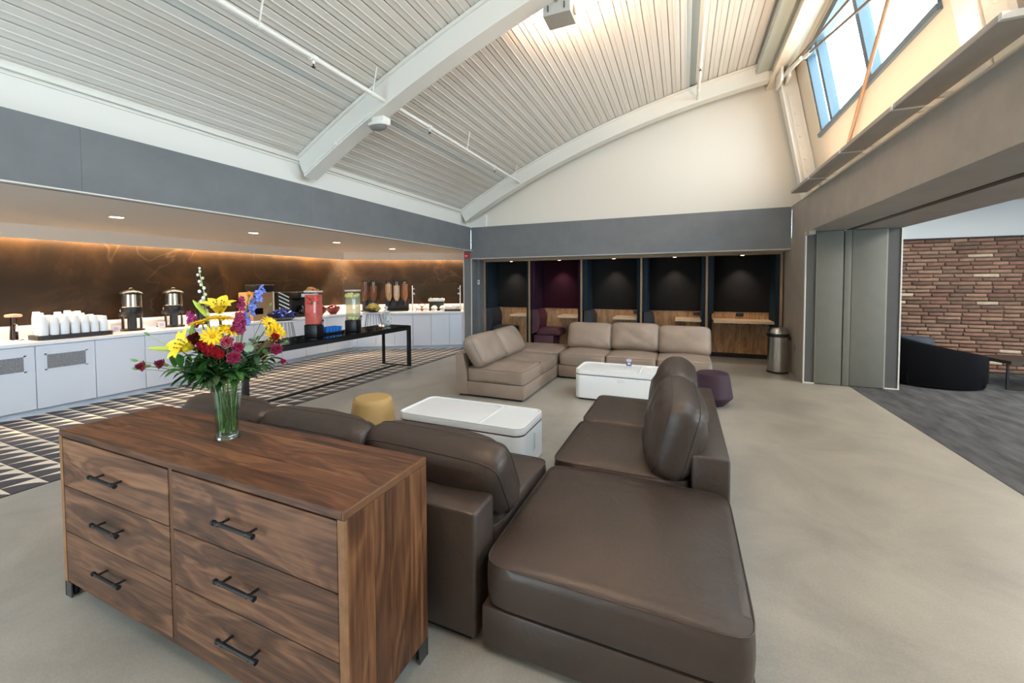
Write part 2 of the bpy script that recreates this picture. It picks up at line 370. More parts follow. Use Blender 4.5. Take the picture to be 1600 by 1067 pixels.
# ================================================================== SETTING
YB = -3.0                                  # the room is modelled back to here
struct(obj('floor', B().box((-4.845, YB, -.12), (2.428, 10.6, 0)), M_conc, smooth=False), 'polished grey concrete floor')
struct(obj('floor_carpet', B().box((2.428, YB, -.12), (10.0, 10.3, .004)), M_carpet, smooth=False), 'dark grey streaked carpet of the next room')
ftile = struct(obj('floor_tile', B().box((-8.4, YB, -.12), (-4.845, 10.4, .0)), M_grout, smooth=False), 'charcoal and cream patterned tile floor')
# ---- patterned tiles: cream curved wedge in a charcoal square
TS = .2075; W_ = TS-.004
def tile_mesh(h=.006):
    b = B(); x0, x1, y0, y1 = -W_/2, W_/2, -W_/2, W_/2; n = 8
    cur = []
    for i in range(n+1):
        t = i/n; P0 = Vector((x0+.006, y0)); P1 = Vector((x0+W_*.24, y1-W_*.22)); P2 = Vector((x1, y1-.004))
        cur.append((1-t)**2*P0 + 2*t*(1-t)*P1 + t*t*P2)
    vs = [(x0, y0, h)] + [(c.x, c.y, h) for c in cur] + [(x1, y1, h), (x0, y1, h)]
    b.m = 1; b.add(vs, [tuple(range(len(vs)))])
    b.m = 0; vs2 = [(c.x, c.y, h) for c in cur] + [(x1, y0, h)]
    b.add(vs2, [tuple(range(len(vs2)-1, -1, -1))])
    b.add([(x0, y0, h), (x1, y0, h), (x1, y1, h), (x0, y1, h), (x0, y0, 0), (x1, y0, 0), (x1, y1, 0), (x0, y1, 0)], [(0, 1, 5, 4), (1, 2, 6, 5), (2, 3, 7, 6), (3, 0, 4, 7)])
    return b
tb = tile_mesh(); cells = []
def in_tiles(x, y):
    if x < -7.60 and y < 7.7: return False
    return (y-7.56)*.8616 - (x+7.54)*.5075 < .10
ny0, ny1 = -14, 40
for j in range(ny0, ny1):
    for i in range(15):
        x = -4.850 - TS*(i+.5); y = 1.522 - TS/2 + TS*j
        if in_tiles(x, y) and y < 8.95 + TS/2:
            dist = math.hypot(x, y); ang = math.degrees(math.atan2(-x, y))
            cells.append((dist*(1 if ang < 74 else 4), x, y))
cells.sort()
t0 = None
rest = B()
for k, (dd, x, y) in enumerate(cells):
    if k < 300:
        if t0 is None: t0 = obj('tile', tb, [M_tiled, M_tilew], ftile, smooth=False, loc=(x, y, 0))
        else: inst(t0, 'tile', ftile, (x, y, 0))
    else:
        n = len(rest.v); rest.v += [(v[0]+x, v[1]+y, v[2]) for v in tb.v]; rest.f += [tuple(i+n for i in f) for f in tb.f]; rest.mi += tb.mi
ro = obj('far_tiles', rest, [M_tiled, M_tilew], ftile, smooth=False); ro['kind'] = 'stuff'

# ---- vaulted ceiling: arc centre (CX, CZ), radius RD
CX, CZ, RD = 3.7046, -11.6166, 17.364
def arcpt(a, r): return (CX - r*math.sin(a), CZ + r*math.cos(a))
A0 = math.asin((CX+4.99)/RD); A1 = math.asin((CX-1.80)/RD)
def arcz(x, r=RD): return CZ + math.sqrt(r*r-(x-CX)**2)
N_ = 40
b = B(); poly = [arcpt(A0+(A1-A0)*i/N_, RD+.03) for i in range(N_+1)]; up = [arcpt(A0+(A1-A0)*i/N_, RD+.15) for i in range(N_+1)]
b.prism(poly+up[::-1], 'y', YB, 9.05)
b.f = [f for f in b.f if len(f) < 10]; b.mi = [0]*len(b.f)
ceil = struct(obj('ceiling', b, M_deck), 'white vaulted metal deck ceiling')
PW = .158
prof = [(-PW/2+.003, .012), (-PW/2+.010, 0), (-.012, 0), (-.008, -.007), (.002, -.007), (.006, 0), (PW/2-.010, 0), (PW/2-.003, .012), (PW/2-.003, .03), (-PW/2+.003, .03)]
pb = B(); pb.prism(prof, 'y', YB, 8.93)
k = 0; a = A0; p0 = None
while a > A1 + .002:
    x, z = arcpt(a, RD)
    if abs(x-.13) > .075:
        if p0 is None: p0 = obj('deck_plank', pb, M_deck, ceil, ang=20, loc=(x, 0, z), rot=(0, -a, 0))
        else: inst(p0, 'deck_plank', ceil, (x, 0, z), (0, -a, 0))
    a -= PW/RD
obj('deck_joint', B().box((.075, YB, arcz(.13)+.012), (.175, 8.93, arcz(.13)+.04)), mat('deck_joint', (140, 148, 146), .5), ceil, smooth=False)
# ---- arched roof beams (I-section)
def roof_beam(y, label):
    t = thing('roof_beam', label, 'beam', (0, y, 0), group=None)
    a1 = math.asin((CX-1.62)/RD); n = 40
    def band(r0, r1, y0, y1):
        bb = B(); lo = [arcpt(A0+(a1-A0)*i/n, r0) for i in range(n+1)]; hi = [arcpt(A0+(a1-A0)*i/n, r1) for i in range(n+1)]
        for i in range(n):
            q = [lo[i], lo[i+1], hi[i+1], hi[i]]
            vs = [(p[0], y0, p[1]) for p in q] + [(p[0], y1, p[1]) for p in q]; s0 = len(bb.v); bb.v += vs
            F = [(0, 1, 2, 3), (7, 6, 5, 4), (0, 4, 5, 1), (3, 2, 6, 7)]
            if i == 0: F.append((0, 3, 7, 4))
            if i == n-1: F.append((1, 5, 6, 2))
            bb.f += [tuple(v+s0 for v in f) for f in F]
        bb.mi = [0]*len(bb.f)
        bm = bmesh.new(); me = bpy.data.meshes.new('t'); me.from_pydata(bb.v, [], bb.f); bm.from_mesh(me); bmesh.ops.remove_doubles(bm, verts=bm.verts, dist=1e-4); bb2 = B(); bb2.bm(bm); bpy.data.meshes.remove(me); return bb2
    obj('web', band(17.06, RD-.004, .0, .05), M_beam, t, ang=30)
    obj('bottom_flange', band(17.035, 17.062, -.012, .20), M_beam, t, ang=30)
    obj('top_flange', band(RD-.05, RD-.012, -.03, .0), M_beam, t, ang=30)
    return t
roof_beam(4.05, 'arched white steel roof beam crossing the ceiling over the sofas, with emergency light')
roof_beam(8.50, 'arched white steel roof beam running along the far gable wall')

# ---- upper walls
struct(obj('wall_left', B().box((-5.10, YB, 3.0), (-4.96, 9.05, arcz(-4.96)+.1)), M_white, smooth=False), 'white upper wall above the left fascia')
struct(obj('trim_1', B().box((-4.962, YB, arcz(-4.96)-.075), (-4.925, 8.5, arcz(-4.96)-.02), .008).box((-4.962, YB, arcz(-4.96)-.11), (-4.945, 8.5, arcz(-4.96)-.095)), M_beam), 'white ledger angle under the deck edge')
gb = B(); gp = [(-5.1, 3.0), (2.4, 3.0), (2.05, 3.05)] 
gx = [(-5.1+ (1.75+5.1)*i/30) for i in range(31)]
gp = [(-5.1, 3.0), (2.25, 3.0), (1.72, arcz(1.75)+.06)] + [(x, arcz(x)+.06) for x in gx[::-1]]
gb.prism(gp, 'y', 8.93, 9.05)
struct(obj('wall_back', gb, M_gable, smooth=False), 'cream gable wall under the vault')
struct(obj('trim_2', B().box((-4.96, 8.88, 3.03), (-4.47, 8.931, 3.34)), M_white, smooth=False), 'white stub beside the beam foot')
# grey fascia boards, panel by panel
def fascia(name, label, panels, m):
    t = bpy.data.objects.new(name, None); C.objects.link(t); struct(t, label)
    for p in panels: obj('panel', B().box(p[0], p[1], .0012, 1), m, t)
    return t
lj = [YB, -.55, 1.8, 4.158, 6.5, 8.828]
fascia('wall_left_fascia', 'slate grey fascia above the coffee counter', [((-4.958, lj[i]+.0004, 2.455), (-4.864, lj[i+1]-.0004, 3.03)) for i in range(5)], M_fascia)
bj = [-4.864, -2.35, .166, 1.817]
fascia('wall_back_fascia', 'grey fascia above the booths', [((bj[i]+.0004, 8.83, 2.262), (bj[i+1]-.0004, 9.36, 3.03)) for i in range(3)], M_fascia)
struct(obj('trim_3', B().box((-4.866, YB, 2.447), (-4.80, 8.83, 2.457)).box((-4.866, YB, 2.447), (-4.859, 8.83, 2.468)), M_trimw, smooth=False), 'light corner bead under the left fascia')
struct(obj('trim_4', B().box((-4.853, 8.826, 2.252), (1.817, 9.36, 2.263)), M_trimw, smooth=False), 'light corner bead under the back fascia')
# ---- right wall: header, pier, opening
hj = [YB, -.2, 1.45, 3.0, 4.566, 6.192, 8.828]
fascia('wall_right_header', 'taupe grey header panels above the wide opening', [((1.817, hj[i]+.0004, 2.462), (1.90, hj[i+1]-.0004, 3.03)) for i in range(6)], M_pier)
hb = B(); hb.box((1.90, YB, 2.462), (2.33, 8.3, 3.02)).box((2.42, YB, 2.462), (3.03, 8.3, 3.02)).box((2.33, YB, 2.52), (2.42, 8.3, 3.02))
struct(obj('wall_right', hb, M_pier, smooth=False), 'header soffit over the opening')
struct(obj('trim_5', B().box((2.332, YB, 2.458), (2.418, 7.862, 2.521)), M_black, smooth=False), 'black partition track')
struct(obj('wall_right_pier', B().box((1.817, 7.93, 0), (3.0, 9.36, 2.462)).box((1.817, 7.68, 2.40), (1.90, 7.93, 2.462)), M_pier, smooth=False), 'taupe grey pier beside the opening')
d1 = bpy.data.objects.new('door_1', None); C.objects.link(d1); d1.location = (0, 7.88, 0); struct(d1, 'stacked folding partition leaves')
M_leaf = mat('partition_olive', (112, 112, 104), .6, var=.05, scale=6, bump=.05, bscale=120); M_jamb = mat('jamb_dark', (82, 82, 82), .6, var=.05, scale=6)
obj('jamb', B().box((1.832, .015, .02), (1.965, .05, 2.458)), M_jamb, d1); obj('jamb', B().box((2.855, .01, .02), (3.012, .05, 2.458)), M_jamb, d1)
obj('leaf', B().box((1.972, -.015, .012), (2.312, .05, 2.456), .004), M_leaf, d1); obj('leaf', B().box((2.326, -.015, .012), (2.415, .05, 2.456), .004), M_leaf, d1)
obj('leaf', B().box((2.420, -.015, .012), (2.838, .05, 2.456), .004), M_leaf, d1)
obj('seal', B().box((2.312, 0, .01), (2.326, .05, 2.456)), M_black, d1)
obj('corner_bead', B().box((1.814, -.004, 0), (1.832, .05, 2.462)).box((1.814, -.006, 0), (1.97, .05, .018)), M_trimw, d1)
obj('corner_bead', B().box((3.012, -.004, 0), (3.030, .45, 2.462)).box((2.845, -.008, 0), (3.03, .05, .02)), M_trimw, d1)
obj('edge_strip', B().box((1.964, -.01, .01), (1.973, .05, 2.456)).box((2.838, -.01, .01), (2.856, .05, 2.456)), mat('edge_paint', (150, 150, 142), .5), d1)
# ---- leaning clerestory wall on the right
LD = Vector((-.1813, 0, .9834)); LN = Vector((.9834, 0, .1813)); L0 = Vector((1.97, 0, 3.47))
LM = Matrix(((LN.x, 0, LD.x, L0.x), (0, 1, 0, 0), (LN.z, 0, LD.z, L0.z), (0, 0, 0, 1)))   # local (o, y, s)
SILL = .49
lw = B()
lw.box((.10, YB, -.55), (.22, 9.05, SILL), M=LM)                            # below the sill
lw.box((.10, 7.86, SILL), (.22, 9.05, 2.15), M=LM).box((.10, 3.35, SILL), (.22, 4.60, 2.15), M=LM).box((.10, YB, SILL), (.22, -.6, 2.15), M=LM)
lw.box((.10, YB, 1.80), (.22, 9.05, 2.2), M=LM)
struct(obj('wall_right_upper', lw, M_cream, smooth=False), 'cream leaning clerestory wall')
struct(obj('trim_6', B().box((1.80, YB, 3.022), (2.3, 9.0, 3.034)), M_cream, smooth=False), 'ledge behind the light shelf')
def window(name, y0, y1, ms, label):
    t = bpy.data.objects.new(name, None); C.objects.link(t); struct(t, label)
    obj('sill', B().box((.06, y0, SILL-.03), (.24, y1, SILL+.03), M=LM), M_frame, t, smooth=False)
    obj('head', B().box((.09, y0, 1.72), (.24, y1, 1.80), M=LM), M_frame, t, smooth=False)
    ys = [y0] + ms + [y1]
    for y in [y0+.03]+ms+[y1-.03]: obj('mullion', B().box((.11, y-.045, SILL), (.22, y+.045, 1.75), M=LM), M_frame, t, smooth=False)
    for i in range(len(ys)-1): obj('pane', B().box((.185, ys[i]+.04, SILL), (.191, ys[i+1]-.04, 1.74), M=LM), M_glassw, t, smooth=False)
window('window_1', 4.60, 7.86, [6.03, 7.36], 'clerestory window between the two leaning columns')
window('window_2', -.6, 3.35, [.7, 2.0], 'unseen clerestory window nearer the camera, added for daylight')  # out-of-view bay, added to bring in more daylight
def column(y, label):
    t = thing('steel_column', label, 'column', (0, y, 0), group=None)
    obj('flange', B().box((-.16, -.09, -.46), (-.13, .09, 1.86), M=LM), M_beam, t, smooth=False)
    obj('flange', B().box((.10, -.09, -.46), (.13, .09, 1.86), M=LM), M_beam, t, smooth=False)
    obj('web', B().box((-.13, -.012, -.46), (.10, .012, 1.86), M=LM), M_beam, t, smooth=False)
    pl = obj('bolt_plate', B().box((-.075, -.028, -.40), (.045, -.010, 1.45), M=LM), M_beam, t, smooth=False)
    for k in range(9):
        bb = B(); p = LM @ Vector((-.015, -.03, -.3+k*.2)); bb.cyl(p, p+Vector((0, -.02, 0)), .022, .018, 8); obj('bolt', bb, M_beam, pl)
    return t
column(8.42, 'cream leaning steel column with a row of bolts beside the far gable wall')
column(3.92, 'cream leaning steel column above the near end of the light shelf')
eb = B(); eb.box((-.20, YB, 1.86), (.10, 8.93, 2.12), .02, M=LM).box((-.26, YB, 1.83), (-.0, 8.93, 1.86), M=LM)
struct(obj('trim_7', eb, M_cream), 'eave beam at the top of the leaning wall')
struct(obj('trim_8', B().box((-.44, YB, 2.02), (-.20, 8.5, 2.10), M=LM), mat('teal_strip', (182, 190, 182), .5), smooth=False), 'pale strip where deck meets eave beam')
# tension rods and their clevis bracket
M_rod = mat('rod_brown', (104, 88, 76), .4)
def rod(p, q, r, label, m=M_rod):
    a = LM @ Vector(p); c = LM @ Vector(q); t = thing('brace_rod', label, 'brace rod', tuple(a))
    d = (c-a); obj('rod', B().cyl((0, 0, 0), d, r, n=10), m, t)
    u = d.normalized(); obj('clevis', B().cyl(-.04*u, .22*u, r*2.0, r*1.5, 10), M_beam, t)
    return t
rod((-.07, 8.18, 1.79), (-.07, 4.06, 1.05), .017, 'upper dark tension rod leaving the bracket at the far column head')
rod((-.04, 7.35, 1.58), (-.04, 4.06, .79), .017, 'lower dark tension rod with pale turnbuckle below the eave')
rod((.02, 6.95, -.15), (.02, 4.5, 1.35), .020, 'brown diagonal brace rod rising from the light shelf', mat('rod_tan', (150, 120, 92), .5))
br = thing('brace_bracket', 'cream steel gusset bracket at the head of the far column', 'bracket', tuple(LM @ Vector((-.1, 8.35, 1.75))))
obj('gusset', B().box((-.09, -.30, -.16), (-.05, .10, .12), .01), M_beam, br); obj('gusset', B().box((.02, -.30, -.12), (.06, .05, .16), .01), M_beam, br)
obj('strut', B().cyl((-.02, -.05, 0), (.05, -.95, -.15), .035, .03, 10), M_beam, br)
# light shelf slabs
M_shelf = mat('shelf_grey', (172, 165, 158), .55, var=.06, scale=4)
sy = [(3.14, 4.35, 'nearest and longest'), (4.40, 5.56, 'second from the near end'), (5.61, 6.78, 'second from the gable wall'), (6.83, 7.78, 'farthest, next to the gable wall')]
for y0, y1, w_ in sy:
    t = thing('light_shelf_panel', 'grey light shelf panel above the opening, ' + w_, 'shelf panel', (1.60, (y0+y1)/2, 3.075), group='light shelf panels')
    h = (y1-y0)/2
    obj('slab', B().box((-.02, -h, 0), (.20, h, .045), .006), M_shelf, t)
    obj('end_cap', B().box((-.018, -h-.03, .002), (.198, -h, .043)), M_white, t, smooth=False)
    for q in (-h+.1, h-.14): obj('support', B().box((.20, q, .005), (.45, q+.04, .035)), M_trimw, t)
# ---- next room: brick wall
bw = struct(obj('wall_brick', B().box((2.9, 10.02, 0), (8.2, 10.2, 2.44)), mat('mortar', (120, 102, 92), .9, bump=.3, bscale=60), smooth=False), 'reclaimed brick wall of the next room')
struct(obj('wall_back_upper', B().box((2.9, 10.0, 2.445), (10.0, 10.2, 3.2)), mat('cool_white', (214, 218, 224), .7), smooth=False), 'white wall above the bricks')
struct(obj('trim_9', B().box((2.9, 9.94, 2.436), (8.2, 10.02, 2.452)), M_black, smooth=False), 'dark cap line above the bricks')
struct(obj('ceiling_next_room', B().box((3.03, YB, 3.08), (10.0, 10.2, 3.2)), M_cream, smooth=False), 'cream ceiling of the next room')
struct(obj('wall_next_side', B().box((10.0, YB, 0), (10.1, -1.0, 3.2)).box((10.0, 3.0, 0), (10.1, 10.2, 3.2)), M_cream, smooth=False), 'far side wall of the next room added to limit daylight, with a gap')  # unseen wall added to cut side daylight, gap left to admit some
struct(obj('wall_next_front', B().box((3.1, YB-.1, 0), (10.1, YB, 3.2)), M_cream, smooth=False), 'near end wall of the next room, added to block daylight')  # unseen wall added to stop daylight entering at this end
struct(obj('wall_booth_end', B().box((1.817, 9.36, 0), (2.9, 10.2, 2.462)), M_pier, smooth=False), 'wall between booths and next room')
bricks_m = [mat('brick_red', (134, 100, 88), .9, var=.22, scale=9, bump=.5, bscale=30, rnd=.22), mat('brick_tan', (150, 120, 103), .9, var=.22, scale=9, bump=.5, bscale=30, rnd=.18),
            mat('brick_brown', (118, 94, 82), .9, var=.25, scale=9, bump=.5, bscale=30, rnd=.2), mat('brick_pale', (196, 178, 156), .9, var=.2, scale=9, bump=.5, bscale=30, rnd=.1)]
rb = random.Random(3); protos = []
for k in range(10):
    bb = B(); L_ = rb.choice([.20, .24, .28, .33]); bm = bmesh.new(); bmesh.ops.create_cube(bm, size=1)
    for v in bm.verts: v.co = Vector((v.co.x*L_, v.co.y*.06, v.co.z*.055))
    bmesh.ops.bevel(bm, geom=bm.edges[:], offset=.011, segments=1, affect='EDGES')
    for v in bm.verts: v.co += Vector((rb.uniform(-.004, .004), rb.uniform(-.006, .006), rb.uniform(-.004, .004)))
    bb.bm(bm); protos.append((bb, L_, {}))
row = 0; z = .040; cnt = 0; brest = B()
while z < 2.42:
    x = 3.35 + rb.uniform(0, .25); 
    while x < 8.0:
        pr = rb.choice(protos); mm = rb.choices(range(4), [5, 6, 3, .45])[0]
        vis = (x < 5.75) and z > .4 and not (x < 3.45)
        loc = (x+pr[1]/2, 10.015+rb.uniform(-.012, .004), z)
        if vis and cnt < 300:
            if mm not in pr[2]: pr[2][mm] = obj('brick', pr[0], bricks_m[mm], bw, ang=60, loc=loc)
            else: inst(pr[2][mm], 'brick', bw, loc)
            cnt += 1
        else:
            n = len(brest.v); brest.v += [(v[0]+loc[0], v[1]+loc[1], v[2]+loc[2]) for v in pr[0].v]; brest.f += [tuple(i+n for i in f) for f in pr[0].f]; brest.mi += [mm]*len(pr[0].f)
        x += pr[1] + .012
    z += .0715; row += 1
obj('other_bricks', brest, bricks_m, bw, ang=60)['kind'] = 'stuff'
# ---- left counter area
DX, DY = .8616, .5075; FX, FY = -7.44, 7.50; XE = -5.085
def path(d, y0=YB, xe=XE):
    t = (xe - FX + DY*d)/DX
    return [(FX-d, y0), (FX-d, FY+.5715*d), (xe, FY+DX*d+DY*t)]
def strip(b, d0, d1, z0, z1, y0=YB):
    p = path(d0, y0); q = path(d1, y0); 
    for k in range(2):
        b.prism([p[k], p[k+1], q[k+1], q[k]], 'z', z0, z1)
    return b
def along(s, d):
    """point on the diagonal run: s metres past the corner of the cabinet fronts, d metres behind them"""
    return (FX + DX*s - DY*d, FY + DY*s + DX*d)
struct(obj('wall_left_marble', strip(B(), .77, .95, 1.105, 2.46), M_marble, smooth=False), 'brown veined stone wall behind the counter')
struct(obj('wall_left_splash', strip(B(), .785, .95, .0, 1.11), M_quartz, smooth=False), 'white upstand lit from above')
struct(obj('trim_10', strip(B(), .62, .66, 2.272, 2.456), M_soffit, smooth=False), 'taupe valance hiding the cove light')
sb = B(); pp = [(-4.90, YB), (-4.90, 8.83), (-5.08, 8.83), (-5.08, 10.2), (-8.5, 10.2), (-8.5, YB)]
sb.prism(pp, 'z', 2.456, 2.54)
struct(obj('ceiling_left', sb, M_soffit, smooth=False), 'taupe lowered ceiling over the coffee counter')
struct(obj('wall_stub', B().box((-5.08, 8.832, 0), (-4.853, 10.3, 2.455)), M_fascia, smooth=False), 'grey stub wall between counter and booths')
struct(obj('trim_11', B().box((-5.086, 8.822, 0), (-5.066, 8.84, 2.45)).box((-4.866, 8.822, 0), (-4.850, 8.84, 2.255)), M_trimw, smooth=False), 'light corner beads of the stub wall')
struct(obj('wall_booth_jamb', B().box((-4.853, 9.15, 0), (-4.79, 9.36, 2.255)), M_fascia, smooth=False), 'grey jamb beside the first booth')
# cabinets: one unit per pair of seams
def cabinet(y0, y1, label, grille=False):
    t = thing('base_cabinet', label, 'cabinet', (FX, (y0+y1)/2, 0), group='white base cabinets under the counter'); h = (y1-y0)/2
    obj('body', B().box((-.76, -h, .09), (-.022, h, .895)), M_cab, t, smooth=False)
    obj('toe_kick', B().box((-.13, -h+.001, 0), (-.105, h-.001, .09)), M_cab, t, smooth=False)
    d = obj('door', B().box((-.02, -h+.003, .095), (0, h-.003, .885), .002, 1), M_cab, t)
    if grille:
        gy0, gy1 = grille
        obj('grille', B().box((0.0, gy0, .585), (.003, gy1, .765)), mat('grille_grey', (120, 122, 128), .6, var=.6, scale=160), d, smooth=False)
        obj('grille_frame', B().box((0, gy0-.02, .765), (.005, gy1+.02, .78)).box((0, gy0-.02, .57), (.005, gy1+.02, .585)).box((0, gy0-.02, .57), (.005, gy0, .78)).box((0, gy1, .57), (.005, gy1+.02, .78)), M_cab, d, smooth=False)
cy = [2.261-.557*2, 2.261-.557, 2.261, 2.818, 3.374, 3.93, 4.49, 5.05, 5.61, 6.17, 6.73, 7.40]
names = {0: None, 1: 'white cabinet with a grey vent grille at the left edge of the photo', 2: 'white cabinet with a grey vent grille below the cup stacks', 3: 'white cabinet below the first coffee urn', 4: 'white cabinet behind the lily bud, below the second coffee urn'}
rest_l = ['white cabinet hidden behind the bouquet of flowers', 'white cabinet just right of the bouquet behind the console table', 'white cabinet behind the pink drink dispenser', 'white cabinet behind the blue cups', 'white cabinet behind the pale drink dispenser', 'white cabinet ending at the bend of the counter']
for i in range(1, len(cy)-1):
    lab = names.get(i) or rest_l[i-5]
    cabinet(cy[i], cy[i+1], lab, grille=((-.18, .18) if i in (1, 2) else False))
cfill = B(); c0 = path(.76)[1]
cfill.prism([(FX, 7.40), (FX, FY), along(.10, 0), along(.10, .75), c0, (FX-.76, 7.40)], 'z', .09, .895)
cfo = thing('corner_filler', 'white angled filler at the bend of the counter', 'cabinet'); obj('panel', cfill, M_cab, cfo, smooth=False)
tkb = B(); q0 = path(.105)[1]; q1 = path(.13)[1]; tkb.prism([(FX-.105, 7.39), q0, q1, (FX-.13, 7.39)], 'z', 0, .09); tkb.prism([q0, along(.12, .105), along(.12, .13), q1], 'z', 0, .09); obj('toe_kick', tkb, M_cab, cfo, smooth=False)
ds = [.10, .547, .995, 1.443, 1.891, 2.339, 2.735]
dl = ['white diagonal cabinet next to the bend, below the cereal tubes', 'white diagonal cabinet behind the wire cake stand', 'white diagonal cabinet behind the black table leg', 'white diagonal cabinet below the stacked bowls', 'white diagonal cabinet below the toaster', 'white diagonal cabinet ending at the grey stub wall']
for i in range(6):
    s0, s1 = ds[i], ds[i+1]; m_ = along((s0+s1)/2, 0); h = (s1-s0)/2
    t = thing('base_cabinet', dl[i], 'cabinet', (m_[0], m_[1], 0), math.atan2(DY, DX), group='white base cabinets under the counter')
    dp = .74 if i < 5 else .60
    obj('body', B().box((-h, .022, .09), (h, dp, .895)), M_cab, t, smooth=False)
    obj('toe_kick', B().box((-h, .09, 0), (h, .11, .09)), M_cab, t, smooth=False)
    obj('door', B().box((-h+.003, 0, .095), (h-.003, .02, .885), .002, 1), M_cab, t)
ct = B(); strip(ct, -.02, .785, .897, .936, y0=1.70)
tag(obj('countertop', ct, M_quartz, smooth=False), 'white quartz countertop running along the stone wall and round the bend', 'countertop')

# ---- lights of the lowered ceiling and coves
for y in (2.60, 4.265, 5.917, 7.55):
    dn = {2.60: 'recessed ceiling downlight nearest the camera, over the cup stacks', 4.265: 'recessed ceiling downlight over the second coffee urn', 5.917: 'recessed ceiling downlight over the middle of the console table', 7.55: 'recessed ceiling downlight nearest the stub wall'}[y]
    t = thing('downlight', dn, 'downlight', (-6.24, y, 2.455), group='recessed ceiling downlights')
    obj('trim_ring', B().lathe([(.062, 0), (.078, -.004), (.078, .0), (.062, .0)], 20, caps=False), M_trimw, t); obj('lens', B().cyl((0, 0, -.002), (0, 0, .0), .062, n=20), M_bulb, t)
    spot('downlight_lamp', (0, 0, -.02), (0, 0, 0), 40, SOFTWARM, 2.2, .9, .05, t)
def cove(name, z, d, rot_out, power, w_=.05, WARM=WARM):
    y0 = 0.0; yc = FY+.5715*d; L_ = yc-y0
    area(name, (FX-d, (y0+yc)/2, z), rot_out[0], w_, L_, power*L_, WARM)
    e = path(d)[2]; c = path(d)[1]; Ld = math.hypot(e[0]-c[0], e[1]-c[1])
    o = area(name, ((c[0]+e[0])/2, (c[1]+e[1])/2, z), (0, 0, 0), Ld, w_, power*Ld, WARM)
    o.rotation_euler = rot_out[1]
AD = math.atan2(DY, DX)
cove('cove_lamp', 2.40, .735, ((0, 0, 0), (0, 0, AD)), 32)
cove('counter_lamp', 1.098, .775, ((0, -.5, 0), (-.5, 0, AD)), 1.1, .02, (1.0, .58, .38))

